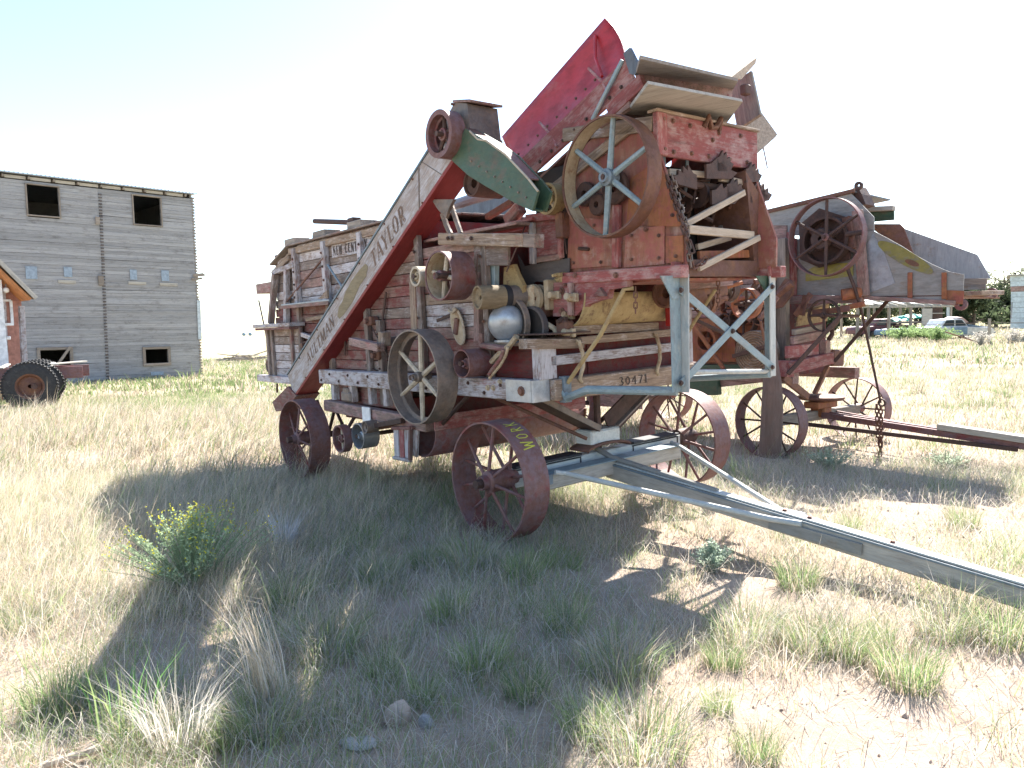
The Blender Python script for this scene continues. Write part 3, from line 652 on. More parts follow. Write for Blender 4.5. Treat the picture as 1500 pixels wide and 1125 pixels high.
# red bracket and curved levers
rod('red_bracket', T1, [A(704, 488, .2), A(705, 506, .2), A(725, 509, .2), A(742, 512, .2)], .028, 'red_wood', 6)
rod('red_bracket', T1, [A(720, 530, .2), A(733, 517, .2), A(745, 508, .2), A(757, 493, .2)], .024, 'cream_iron', 6)
rod('lever', T1, [A(744, 508, .17), A(741, 520, .17), A(733, 535, .17), A(720, 550, .17), A(717, 554, .17)], .013, 'cream_iron'); rod('lever', T1, [A(738, 512, .15), A(733, 526, .15), A(722, 540, .15), A(716, 549, .15)], .015, 'red_wood')
# upright timbers between pulleys and feeder
board('post', T1, A(702, 398, .3), A(702, 500, .3), .07, .07, 'pink_wood', up=(1, 0, 0))
bp = board('blue_post', T1, A(722, 380, .36), A(722, 420, .36), .11, .05, 'blue_steel', up=(1, 0, 0))
board('side_cover', T1, A(696, 371, .3), A(746, 370, .3), .2, .03, 'barn_wood')
board('top_beam', T1, A(648, 350, .26), A(772, 352, .26), .1, .1, 'tan_wood', ch=.008)
for px_ in (656, 662, 690): bolt(T1, A(px_, 349, .2), (0, -1, 0), .012, .008, 'dark_rust')
board('deck_beam', T1, A(772, 352, .27), A(790, 353, .27), .1, .1, 'barn_wood')
# drop-back boards on the deck behind
for i, (v, w, m_) in enumerate(((.45, 2.45, 'pink_wood'), (.62, 2.49, 'faded_red'), (.85, 2.50, 'faded_red'), (1.1, 2.51, 'pink_wood'), (1.35, 2.52, 'galvanised'), (1.6, 2.52, 'faded_red'), (1.85, 2.52, 'white_wood'))):
    board('deck_board', T1, (-1.44, v, w), (-.1, v, w), .15, .025, m_, up=(0, 1, 0))
plate('deck_panel', T1, [A(668, 335, 1.6), A(668, 296, 1.6), A(750, 276, 1.6), A(750, 335, 1.6)], (0, .03, 0), 'dark_zinc')
rod('deck_pipe', T1, [A(663, 301, .8), A(690, 292, .8), A(730, 281, .8)], .05, 'blue_steel', 10)
board('deck_strut', T1, A(714, 318, .7), A(752, 295, .7), .05, .06, 'rust'); board('red_block', T1, A(744, 325, .6), A(764, 303, .6), .1, .1, 'red_wood', ch=.015)
# elevator leg
LV = .15; LD = .25
e0, e1 = A(437, 573, LV), A(662, 238, LV); d = (e1-e0); d.y = 0; d.normalize(); nn = vec(-d.z, 0, d.x)
LW = .30; Lg = (e1-e0).length
def leg(t, h, v): return e0+d*t+nn*h+vec(0, v, 0)
LG = board('elevator_leg', T1, leg(-.15, LW/2, .012), leg(Lg+.1, LW/2, .012), LW, .024, 'leg_white', up=nn)
board('leg_bottom', LG, leg(-.15, -.008, LD/2), leg(Lg+.06, -.008, LD/2), .018, LD+.01, 'leg_red', up=nn)
board('leg_top', LG, leg(-.15, LW+.008, LD/2), leg(Lg+.1, LW+.008, LD/2), .018, LD+.03, 'slate_steel', up=nn)
board('leg_back', LG, leg(-.15, LW/2, LD-.012), leg(Lg+.1, LW/2, LD-.012), LW-.004, .022, 'leg_red', up=nn)
board('leg_trim', LG, leg(-.15, .006, -.002), leg(Lg+.05, .006, -.002), .018, .008, 'leg_red', up=nn)
rod('leg_seam', LG, [leg(Lg*.845, 0, -.003), leg(Lg*.9, LW, -.003)], .007, 'iron', 5)
rod('leg_seam', LG, [leg(Lg*.96, 0, -.003), leg(Lg*.915, LW, -.003)], .004, 'iron', 5)
put_text(LG, 'AULTMAN', .125, 'lettering', lambda a, b, W, e: leg(.44+a, .095+b, -.0015-e), gap=.16, slant=.25, stretch=.9)
put_text(LG, 'TAYLOR', .155, 'lettering', lambda a, b, W, e: leg(2.36+a, .075+b, -.0015-e), gap=.16, slant=.25, stretch=.72)
pp = []
rr = random.Random(3)
for (t, h) in ((1.45, .09), (1.55, .07), (1.8, .075), (2.05, .10), (2.2, .11), (2.26, .16), (2.24, .21), (2.1, .24), (1.9, .235), (1.72, .22), (1.6, .2), (1.5, .19), (1.43, .15)):
    pp.append(leg(t+rr.uniform(-.02, .02), h+rr.uniform(-.012, .012), -.003))
part('tape_patch', MB().prism(pp, (0, .002, 0)), 'patch_tan', LG)
fp = [A(399, 589, .13), A(404, 603, .13), A(420, 598, .13), A(434, 580, .13), A(421, 566, .13)]
part('leg_boot', MB().prism(fp, (0, .30, 0)), 'red_wood', LG)
# iron stand that carries the leg
for x0, x1 in ((632, 664),): 
    plate('leg_stand', T1, [A(632, 292, .2), A(664, 292, .2), A(657, 306, .2), A(653, 320, .2), A(646, 312, .2), A(640, 305, .2)], (0, .03, 0), 'iron')
rod('stand_foot', T1, [A(648, 312, .21), A(654, 330, .24), A(660, 343, .24)], .024, 'iron', 6); rod('stand_foot', T1, [A(661, 300, .25), A(668, 322, .25), A(675, 342, .25)], .022, 'iron', 6)
# elevator head and spout
hd = part('elevator_head', MB().prism([leg(Lg+.02, -.02, .0), leg(Lg+.02, LW+.02, .0), leg(Lg+.3, LW+.05, .0), leg(Lg+.42, LW-.08, .0), leg(Lg+.30, -.04, .0)], (0, .3, 0)), 'iron', T1)
board('head_lid', hd, leg(Lg+.3, LW+.06, .15), leg(Lg+.47, LW-.1, .15), .02, .33, 'pink_wood', up=nn)
rod('head_latch', hd, [leg(Lg+.28, LW+.05, -.02), leg(Lg+.34, LW+.0, .36)], .012, 'rust', 6)
sp_ = [(681, 188), (662, 234), (686, 256), (712, 272), (754, 296), (780, 308), (788, 280), (774, 262), (740, 226), (712, 206)]
SP = plate('grain_spout', T1, [A(x, y, .08) for x, y in sp_], (0, .02, 0), 'green_paint')
plate('spout_side', SP, [A(x, y, .08)+vec(0, .12, 0) for x, y in sp_], (0, .02, 0), 'green_paint')
q = [A(x, y, .1) for x, y in sp_]
for a, b, m_ in ((1, 2, 'green_paint'), (2, 3, 'green_paint'), (3, 4, 'green_paint'), (4, 5, 'green_paint'), (9, 8, 'wheel_rust'), (8, 7, 'wheel_rust'), (0, 9, 'rust')):
    dd = (q[b]-q[a]).normalized(); n2 = vec(-dd.z, 0, dd.x)
    plate('spout_sheet', SP, [q[a]+n2*.006, q[b]+n2*.006, q[b]-n2*.006, q[a]-n2*.006], (0, .10, 0), m_)
rod('spout_bead', SP, [A(x, y, .075) for x, y in ((688, 192), (700, 204), (712, 206), (740, 226), (774, 262), (788, 280))], .008, 'pale_spoke', 6)
drum(T1, A(690, 268, .3)+vec(0, 0, 0), A(690, 268, .3)+vec(0, .3, 0), .11, 'dark_rust', 'head_roller')
# ------------------------------------------------------------------ feeder
FV, FW = .65, 1.75
def side(name, pts, v, m_, t=.022): return plate(name, T1, [A(x, y, FV)*1 + vec(0, v-FV, 0) for x, y in pts], (0, t, 0), m_)
outline = [(831, 300), (831, 400), (1003, 390), (1003, 342), (986, 290), (966, 228), (958, 176), (932, 172), (868, 200), (831, 240)]
side('feeder_side', outline, FV+.01, 'rust_plate'); side('feeder_side', outline, FW, 'rust_plate')
side('side_panel', [(834, 318), (832, 394), (898, 389), (898, 322)], FV-.006, 'rust_plate', .012)
side('side_panel', [(918, 334), (915, 392), (974, 387), (974, 331)], FV-.007, 'rust_plate', .012)
side('side_panel', [(976, 346), (976, 386), (1001, 384), (1001, 345)], FV-.008, 'orange_rust', .012)
side('side_panel', [(924, 262), (918, 330), (1000, 332), (984, 290), (966, 232)], FV-.005, 'orange_rust', .01)
board('feeder_post', T1, A(904, 300, FV-.02), A(903, 392, FV-.02), .065, .04, 'faded_red', up=(1, 0, 0))
rod('handle_slot', T1, [A(848, 364, FV-.02), A(862, 365, FV-.02)], .014, 'dark_rust', 6)
board('feeder_sill', T1, A(828, 408, FV-.035), A(1004, 397, FV-.035), .085, .08, 'faded_red', ch=.006); board('feeder_sill', T1, A(828, 408, FV-.035)+vec(0, FW-FV+.09, 0), A(1004, 397, FV-.035)+vec(0, FW-FV+.09, 0), .085, .08, 'faded_red')
for px_ in (842, 902): bolt(T1, A(px_, 403, FV-.08), (0, -1, 0), .015, .01)
for px_, py_ in ((946, 336), (1006, 350)): bolt(T1, A(px_, py_, FV-.02), (0, -1, 0), .012, .01)
part('feeder_floor', MB().box((.45, 1.2, 2.02), (1.3, 1.06, .03)), 'dark_rust', T1)
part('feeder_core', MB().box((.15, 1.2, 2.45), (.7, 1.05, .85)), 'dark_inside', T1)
# left red hatch
side('hatch_panel', [(774, 326), (776, 386), (823, 380), (822, 320)], FV-.01, 'faded_red', .02)
board('hatch_frame', T1, A(780, 326, FV-.035), A(781, 387, FV-.035), .05, .04, 'white_wood', up=(1, 0, 0)); board('hatch_frame', T1, A(788, 381, FV-.035), A(822, 376, FV-.035), .045, .04, 'pink_wood')
board('hatch_frame', T1, A(820, 322, FV-.035), A(822, 378, FV-.035), .04, .04, 'faded_red', up=(1, 0, 0)); board('hatch_frame', T1, A(773, 320, FV-.04), A(824, 315, FV-.04), .06, .06, 'faded_red')
part('knob_casting', MB().box(A(824, 330, FV-.04), (.08, .1, .2), ch=.03), 'rust', T1)
side('dust_flap', [(762, 372), (772, 390), (838, 378), (838, 398), (818, 410), (806, 414), (790, 412), (772, 420)], FV-.03, 'flap', .01)
# support bracket under the sill
side('sill_bracket', [(819, 414), (818, 463), (838, 463), (852, 462), (868, 446), (884, 440), (898, 437), (900, 424), (927, 420), (927, 409)], FV-.06, 'faded_red', .06)
board('bracket_cleat', T1, A(836, 414, FV-.08), A(836, 462, FV-.08), .05, .03, 'pink_wood', up=(1, 0, 0))
part('bracket_boss', MB().prism([A(868, 434, FV-.09), A(886, 434, FV-.09), A(878, 421, FV-.09)], (0, .03, 0)), 'red_wood', T1)
for p_ in ((823, 426), (823, 456)): bolt(T1, A(*p_, FV-.065), (0, -1, 0), .02, .012)
# big pulley with slate spokes, small one beside it
pul(883, 259, FV-.22, .415, .13, 'rust', 'blue_steel', 6, rim=.014, sr=.021, hub=(.06, .14), hubmat='slate_steel', rot=.14, lip=.006); shaft(883, 259, FV-.2, FW+.2, .03)
part('pulley_lining', MB().lathe([(.399, .01), (.399, .12), (.397, .12), (.397, .01)], 48), 'cream_iron', T1, True, AX(vec(A(883, 259, FV-.22).x, FV-.22, A(883, 259, FV-.22).z)))
pul(800, 291, FV-.16, .12, .10, 'ochre_iron', 'cream_iron', 3, rim=.02, sr=.02, rot=.5); shaft(800, 291, FV-.15, 1., .02)
for p_, r_ in ((A(862, 285, FV-.03), .09), (A(905, 275, FV-.03), .12), (A(880, 300, FV-.03), .08)):
    part('gear', MB().lathe([(r_*.3, 0), (r_*.9, 0), (r_, .01), (r_, .04), (r_*.3, .04)], 22), 'dark_rust', T1, True, AX(p_+vec(0, -.05, 0)))
# front red box
xb = A(962, 196, FV).x
bf = board('front_box', T1, (xb, FV-.02, A(962, 196, FV).z), (xb, FW+.08, A(962, 196, FV).z), .285, .035, 'faded_red', ch=.006)
zb = A(962, 196, FV).z
board('box_rim', T1, (xb-.01, FV-.03, zb+.152), (xb-.01, FW+.09, zb+.152), .02, .09, 'tan_wood')
board('box_cleat', T1, (xb+.022, FV+.03, zb-.14), (xb+.022, FV+.03, zb+.14), .1, .012, 'faded_red', up=(0, 1, 0))
board('box_side', T1, (xb-.02, FV-.01, zb+.07), (xb-.9, FV-.01, zb+.18), .1, .03, 'tan_wood'); board('box_side', T1, (xb-.02, FW+.07, zb), (xb-.8, FW+.07, zb+.1), .25, .03, 'faded_red')
for i, (v, w) in enumerate(((.70, .1), (.80, .1), (.99, .09), (1.33, .08), (1.6, .09), (.7, -.1), (.8, -.11), (1.0, -.1), (1.2, -.1), (1.45, -.1), (1.68, -.1), (1.25, .02))):
    bolt(bf, (xb+.018, v, zb+w), (1, 0, 0), .012, .01)
rod('box_hinge', bf, [(xb+.02, 1.15, zb+.10), (xb+.05, 1.17, zb+.17), (xb+.04, 1.21, zb+.10), (xb+.04, 1.27, zb+.11), (xb+.05, 1.31, zb+.17), (xb+.02, 1.33, zb+.10)], .022, 'rust', 7)
# tilted deck boards above the box
def tb(name, x0, y0, x1, y1, ua, uw, wid, th, m_, up): 
    a, b = B(x0, y0, ua), B(x1, y1, ua); return board(name, T1, a, b, wid, th, m_, up=up)
plate('deck_lid', T1, [B(950, 123, 1.45), B(1088, 149, 1.45), B(1062, 184, .75), B(917, 167, .75)], (-.006, 0, .02), 'pale_board')
plate('deck_lid', T1, [B(933, 108, .95), B(1074, 131, .95), B(1072, 143, .95), B(938, 120, .95)], (-.02, 0, 0), 'pink_wood')
plate('deck_lid', T1, [B(938, 86, 1.42), B(1081, 119, 1.42), B(1074, 131, .94), B(932, 108, .94)], (-.004, 0, .022), 'grey_timber')
board('deck_end', T1, B(1085, 116, .8), B(1098, 180, .95), .22, .03, 'grey_timber', up=(1, 0, .2))
plate('loose_slat', T1, [B(1060, 116, .85), B(1099, 86, .85), B(1097, 95, .85), B(1076, 118, .85)], (.05, .02, 0), 'slat_wood')
plate('loose_board', T1, [B(1084, 186, .7), B(1112, 168, .7), B(1136, 201, .7), B(1106, 228, .7)], (.02, 0, .02), 'grey_timber')
rod('hook_wire', T1, [B(1118, 216, .75), B(1123, 240, .75), B(1124, 246, .75), B(1119, 248, .75)], .006, 'iron', 6)
part('deck_clip', MB().box(B(1092, 132, .95), (.06, .08, .08), ch=.02), 'dark_rust', T1)
# red carrier trough folded up over the feeder
ra, rb = A(742, 268, FV), A(872, 168, FV)
cb = board('carrier_rail', T1, A(750, 266, FV), A(925, 102, FV), .19, .03, 'faded_red', up=(-.6, 0, .8))
board('carrier_rail', T1, A(752, 268, FV)+vec(0, 1.05, 0), A(935, 108, FV)+vec(0, 1.05, 0), .16, .03, 'faded_red', up=(-.6, 0, .8))
sh = [A(748, 262, FV+.02), A(884, 134, FV+.02), A(914, 100, FV+.02), A(913, 74, FV+.10), A(886, 26, FV+.22), A(780, 152, FV+.22), A(736, 199, FV+.22)]
mb = MB(); NS, NT_ = 26, 10; rw = random.Random(8)
for i in range(NS+1):
    s_ = i/NS; lo = A(746+168*s_, 264-166*s_, FV+.02); hi = A(735+151*s_, 200-174*s_, FV+.22)
    for j in range(NT_+1):
        t_ = j/NT_; q = lo.lerp(hi, t_); end = max(0, s_-.9)*10
        q += vec(-.03*end*(1-(2*t_-1)**2)*-1, .045*math.sin(math.pi*t_)+(.004*math.sin(s_*17+t_*3)+.0025*math.sin(s_*41-t_*9))*math.sin(math.pi*t_), 0); mb.v.append(tuple(q))
mb.f = [(i*(NT_+1)+j, (i+1)*(NT_+1)+j, (i+1)*(NT_+1)+j+1, i*(NT_+1)+j+1) for i in range(NS) for j in range(NT_)]
CW = part('carrier_wing', mb, 'bright_red', T1, True); md = CW.modifiers.new('s', 'SOLIDIFY'); md.thickness = .012
board('carrier_floor', T1, A(760, 285, FV)+vec(0, .52, 0), A(935, 124, FV)+vec(0, .52, 0), .02, 1.0, 'red_wood', up=(-.6, 0, .8))
sh2 = [vec(p_.x, 2*1.2-p_.y, p_.z-.25) for p_ in sh]
plate('carrier_wing', T1, sh2, (0, -.016, .006), 'bright_red')
rod('wing_strap', CW, [A(790, 179, FV+.10), A(810, 200, FV-.0), A(815, 215, FV-.03)], .011, 'faded_red', 6); rod('wing_strap', CW, [A(862, 100, FV+.10), A(882, 120, FV-.0), A(888, 132, FV-.03)], .011, 'faded_red', 6)
rod('wing_strap', CW, [A(872, 52, FV+.2), A(872, 85, FV+.11), A(882, 112, FV+.04)], .012, 'bright_red', 6)
rod('wing_stay', T1, [A(912, 88, FV-.02), A(888, 135, FV-.05), A(868, 175, FV-.03)], .016, 'blue_steel', 7)
plate('torn_tin', T1, [A(913, 78, FV-.03), A(922, 70, FV-.03), A(936, 98, FV-.03), A(930, 110, FV-.03), A(922, 108, FV-.03)], (.006, .02, 0), 'dark_zinc')
board('carrier_hinge', T1, A(893, 165, FV-.03), A(943, 118, FV-.03), .1, .05, 'faded_red', up=(-.6, 0, .8)); board('carrier_hinge', T1, A(880, 182, FV-.02), A(925, 150, FV-.02), .07, .05, 'pink_wood', up=(-.6, 0, .8))
board('carrier_slope', T1, A(780, 300, FV-.01), A(930, 182, FV-.01), .07, .03, 'tan_wood', up=(-.6, 0, .8))
# inside of the feeder mouth: slats, knives, chains
uo = 1.16
def slat(x0, y0, x1, y1, u, m_='slat_wood', w=.045): board('slat', T1, B(x0, y0, u), B(x1, y1, u), w, .03, m_)
slat(979, 252, 1033, 256, uo-.1); slat(1054, 261, 1098, 270, uo-.05); slat(1005, 328, 1090, 282, uo); slat(1008, 336, 1103, 345, uo+.02, w=.06)
slat(1021, 362, 1069, 348, uo-.1); slat(1023, 393, 1112, 348, uo+.04); slat(1023, 374, 1117, 371, uo-.05, 'orange_rust', .06)
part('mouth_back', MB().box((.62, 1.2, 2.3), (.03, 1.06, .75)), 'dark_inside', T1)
for x in (972, 1006, 1037, 1088): rod('rake_bar', T1, [B(x, 228, uo-.12), B(x+1, 262, uo-.16), B(x-6, 300, uo-.3)], .014, 'slate_steel', 6)
def knife(px_, py_, L, flip=1):
    c = B(px_, py_, uo-.02); pts = [(0, 0), (L, .02), (L*1.25, .07), (L, .085), (L*.98, .12), (L*.75, .10), (L*.72, .15), (L*.5, .12), (L*.45, .16), (L*.2, .11), (0, .10)]
    plate('band_knife', T1, [c+vec(0, a*flip, b) for a, b in pts], (.02, 0, 0), 'dark_rust')
knife(1032, 262, .3); knife(1096, 298, .2); knife(1040, 300, .28)
rod('knife_shaft', T1, [(uo-.1, FV, B(1040, 268, uo).z), (uo-.1, FW, B(1040, 268, uo).z)], .025, 'dark_rust')
for (x, y, r_) in ((1050, 275, .13), (1020, 285, .1), (1075, 300, .1)): part('knife_hub', MB().lathe([(r_*.3, 0), (r_, .0), (r_*.9, .05), (r_*.3, .05)], 16), 'dark_rust', T1, True, AX(B(x, y, uo-.15)))
chain('feed_chain', T1, [A(977, 258, FV-.005), A(1000, 330, FV-.005), A(1008, 352, FV-.005), A(1014, 368, FV)], 'dark_rust', .05, .007); chain('feed_chain', T1, [A(984, 256, FV+.03), A(1004, 328, FV+.03), A(1012, 390, FV+.03)], 'iron', .05, .006)
chain('hanging_chain', T1, [B(1009, 372, uo+.1), B(1014, 393, uo+.1), B(1030, 385, uo+.1), B(1034, 378, uo+.1)], 'rust', .045, .006); chain('hanging_chain', T1, [A(931, 420, FV), A(931, 458, FV)], 'rust', .04, .005)
chain('hanging_chain', T1, [B(1052, 405, 1.), B(1052, 455, 1.)], 'rust', .04, .005)
plate('far_wing_plate', T1, [B(1092, 250, uo), B(1116, 290, uo+.02), B(1132, 338, uo+.02), B(1127, 398, uo), B(1106, 398, uo)], (-.5, .0, 0), 'rust')
part('feeder_lip', MB().box((1.15, 1.2, 2.0), (.04, 1.04, .12)), 'rust', T1)
part('feeder_apron', MB().box((.8, 1.2, 1.93), (.5, 1.0, .02)), 'rust_plate', T1)
# blue angle-iron trestle under the feeder
ut = 1.25
def bl(name, x0, y0, x1, y1, w, t, u=ut, m_='blue_steel', up=(0, 1, 0)): return board(name, T1, B(x0, y0, u), B(x1, y1, u), w, t, m_, up=up)
bl('trestle_post', 988, 404, 992, 574, .10, .012); bl('trestle_post', 1001, 402, 1002, 575, .012, .09, ut+.02, 'pale_steel')
bl('trestle_post', 1131, 404, 1132, 551, .075, .012, m_='pale_steel'); bl('trestle_post', 1126, 404, 1128, 548, .012, .08, ut-.04)
bl('trestle_cap', 1130, 389, 1131, 404, .08, .03, m_='faded_red'); bl('trestle_cap', 993, 384, 993, 402, .12, .03, ut+.01, 'faded_red')
plate('gusset', T1, [B(966, 404, ut+.005), B(993, 404, ut+.005), B(993, 438, ut+.005), B(984, 438, ut+.005)], (.01, 0, 0), 'blue_steel')
plate('gusset', T1, [B(1131, 404, ut-.03), B(1106, 404, ut-.03), B(1126, 436, ut-.03)], (.01, 0, 0), 'green_paint')
bl('cross_brace', 996, 424, 1133, 539, .055, .01, ut+.02, up=(0, .6, .8)); bl('cross_brace', 998, 562, 1133, 418, .055, .01, ut+.032, up=(0, -.6, .8))
for p_ in ((1073, 485), (1131, 420), (1131, 538), (997, 425), (997, 561)): bolt(T1, B(*p_, ut+.04), (1, 0, 0), .013, .01, 'dark_rust')
rod('trestle_bar', T1, [vec(Uf+.03, .42, 1.16), vec(Uf+.1, .42, 1.09), B(860, 571, .6), B(992, 573, ut)], .032, 'blue_steel', 9)
part('trestle_foot', MB().box((Uf+.06, .44, 1.15), (.06, .08, .2)), 'slate_steel', T1)
rod('trestle_bar', T1, [B(1010, 545, ut-.02), B(1128, 544, ut-.02)], .018, 'pale_steel', 8); rod('trestle_bar', T1, [vec(Uf+.03, 1.9, 1.1), B(1128, 548, ut)], .028, 'blue_steel', 8)
rod('green_rod', T1, [A(928, 422, FV), A(914, 424, FV-.05), A(880, 490, .5), vec(Uf+.09, .44, 1.2)], .017, 'ochre_iron', 8)
rod('green_rod', T1, [B(1048, 424, 1.), B(1018, 470, .8), B(1000, 500, .7)], .014, 'ochre_iron', 8)
# small pulleys under the rear sill
pul(496, 643, .02, .145, .09, 'wheel_rust', 'pale_spoke', 4, rim=.02, sr=.013); shaft(496, 643, .05, 1.)
pul(524, 639, .1, .135, .18, 'galvanised', 'iron', 4, rim=.012, sr=.013); shaft(524, 639, .12, 1.)
drum(T1, A(534, 626, .02), A(534, 626, .02)+vec(0, .12, 0), .062, 'iron', 'idler', .5)
board('idler_arm', T1, A(545, 624, .12), A(590, 616, .12), .05, .05, 'dark_rust')
rod('lower_strut', T1, [A(494, 605, .4), A(510, 640, .3)], .02, 'dark_rust'); rod('lower_strut', T1, [A(522, 606, .4), A(506, 634, .3)], .02, 'dark_rust')
part('shoe_box', MB().box((-2.6, 1.18, .82), (1.5, 1.5, .3)), 'dark_red', T1)
part('belly_board', MB().box((-.9, 1.18, 1.06), (1.9, 1.6, .03)), 'dark_rust', T1)

# ------------------------------------------------------------------ straps, bolts, wires and splinters
rx = random.Random(21)
for u, w0, w1 in ((-4.13, 2.0, 2.6), (-3.33, 2.0, 2.6), (-2.48, 2.02, 2.6), (-1.42, 1.3, 2.5), (-.42, 1.3, 2.35), (-2.18, 1.0, 1.7)):
    for k in range(4): bolt(T1, (u+rx.uniform(-.015, .015), Vn-.07, w0+(w1-w0)*(k+.5)/4), (0, -1, 0), .010, .008, rx.choice(['rust', 'dark_rust']))
for k in range(16):
    u = -3.35+k*.215; bolt(T1, (u, .163, 1.12+.07*(k % 2)), (0, -1, 0), .011, .008, 'dark_rust')
for px_, py_, L_, a_ in ((520, 470, .35, .5), (560, 470, .3, 1.2), (536, 535, .3, -.3), (640, 470, .25, .2), (505, 520, .28, 1.4), (590, 520, .3, .9)):
    c = A(px_, py_, Vn-.03); board('iron_strap', T1, c, c+vec(math.cos(a_)*L_, 0, math.sin(a_)*L_), .028, .012, rx.choice(['rust', 'dark_rust', 'iron']))
for px_, py_ in ((452, 505), (458, 520), (470, 490), (545, 470), (556, 520), (572, 500)):
    c = A(px_, py_, Vn-.06); part('bearing_block', MB().box(c, (.11, .1, .09), ch=.025).cyl(c+vec(0, -.09, 0), c+vec(0, .02, 0), .028, n=12), rx.choice(['iron', 'rust', 'tan_wood']), T1, True)
board('rail', T1, A(443, 490, Vn-.05), A(470, 499, Vn-.05), .05, .05, 'white_wood'); board('rail', T1, A(450, 468, Vn-.05), A(476, 464, Vn-.05), .045, .05, 'tan_wood')
for pts in ([(545, 480), (556, 500), (566, 516), (572, 530)], [(770, 330), (758, 360), (742, 398)], [(836, 270), (828, 300), (826, 340), (830, 372)], [(700, 372), (698, 398), (704, 420)]):
    rod('wire', T1, [A(x, y, .24 if x < 760 else FV-.05) for x, y in pts], .006, 'dark_rust', 5)
# clutter in the feeder mouth: teeth, tangled rods, arms
for k in range(22):
    x, y = rx.uniform(990, 1092), rx.uniform(262, 350); a_ = rx.uniform(-1.2, 1.2); L_ = rx.uniform(.08, .26); c = B(x, y, uo-rx.uniform(.08, .35))
    rod('tooth_bar', T1, [c, c+vec(rx.uniform(-.06, .06), math.cos(a_)*L_, math.sin(a_)*L_)], rx.uniform(.007, .018), rx.choice(['dark_rust', 'rust', 'dark_rust', 'iron']), 6)
for x, y in ((1048, 246), (1100, 290), (1090, 262), (1062, 285), (1018, 272)):
    knife(x, y+6, rx.uniform(.14, .22), 1 if x > 1020 else -1)
for (x, y, r_) in ((1035, 300, .09), (1068, 318, .08), (1090, 330, .07), (1002, 300, .07)): part('sprocket', MB().lathe([(r_*.35, 0), (r_, .0), (r_*.95, .03), (r_*.35, .03)], 11), 'dark_rust', T1, False, AX(B(x, y, uo-.25)))
# machinery under the feeder, behind the trestle
for k in range(14):
    x, y = rx.uniform(1008, 1118), rx.uniform(412, 470); a_ = rx.uniform(-1, 1); L_ = rx.uniform(.15, .4); c = B(x, y, rx.uniform(.4, .8))
    rod('linkage', T1, [c, c+vec(rx.uniform(-.2, .2), math.cos(a_)*L_, math.sin(a_)*L_)], rx.uniform(.01, .03), rx.choice(['dark_rust', 'rust', 'orange_rust', 'iron']), 6)
for x, y, r_, m_ in ((1030, 440, .12, 'rust'), (1062, 425, .1, 'dark_rust'), (1090, 445, .14, 'orange_rust'), (1112, 425, .09, 'dark_rust')):
    c = B(x, y, .55); wheel(T1, (c.x, c.y, c.z), r_, .08, .016, 4, name='pulley', rimmat=m_, spmat='dark_rust', hubmat='dark_rust', hub=(.03, .08), sr=.012, twin=False)
board('cross_timber', T1, B(1006, 418, .7), B(1070, 412, .7), .07, .06, 'pink_wood'); board('cross_timber', T1, B(1012, 402, .6), B(1126, 400, .6), .1, .05, 'rust')
# oil cups, nuts and castings about the cylinder
for k in range(16):
    x, y = rx.uniform(772, 838), rx.uniform(400, 492); c = A(x, y, FV-rx.uniform(.02, .14)); r_ = rx.uniform(.012, .035)
    part('casting', MB().cyl(c, c+vec(0, -.05, rx.uniform(-.02, .02)), r_, r_*.8, n=10).box(c+vec(0, .02, 0), (r_*3, .04, r_*2), ch=.008), rx.choice(['cream_iron', 'rust', 'ochre_iron', 'dark_rust']), T1, True)
for x, y in ((845, 330), (870, 330), (890, 345), (925, 345), (965, 345), (925, 380), (965, 378), (840, 385), (880, 384), (940, 300), (960, 270), (985, 315), (990, 375)):
    bolt(T1, A(x, y, FV-.012), (0, -1, 0), .009, .008, rx.choice(['dark_rust', 'rust']))
for k in range(9): bolt(CW, A(760+k*14, 226-k*13.6, FV+.045), (0, -1, .2), .008, .007, 'rust')
for k in range(10): bolt(T1, A(757+k*17, 268-k*15.6, FV-.018), (0, -1, 0), .010, .008, 'dark_rust')
for k in range(7): bolt(LG, leg(.3+k*.62, .02, -.004), (0, -1, 0), .007, .006, 'rust'); bolt(LG, leg(.3+k*.62, LW-.02, -.004), (0, -1, 0), .007, .006, 'rust')
for k in range(8): bolt(SP, A(690+k*11.5, 236+k*7.6, .078), (0, -1, 0), .006, .005, 'iron')
# ------------------------------------------------------------------ the second machine, behind
T2 = thing('threshing_machine', 'second threshing machine with long grey sheet metal feeder hopper and yellow ovals, behind the first', 'threshing machine', fr2.matrix())
A2, B2 = fr2.v, fr2.u
def b2(name, p0, p1, w, t, m_, up=(0, 0, 1), ch=.005): return board(name, T2, p0, p1, w, t, m_, up=up, ch=ch)
def p2_(name, pts, off, m_, par=None): return plate(name, par or T2, pts, off, m_)
for (u, v, R) in ((.02, -.11, .45), (-.05, 2.29, .45), (-3.5, -.11, .44), (-3.5, 2.29, .44)): wheel(T2, (u, v, .45), R, .2, .014, 12, sr=.012, hub=(.07, .3), spmat='dark_rust')
rod('axle', T2, [(-3.5, -.2, .45), (-3.5, 2.5, .45)], .035, 'dark_rust')
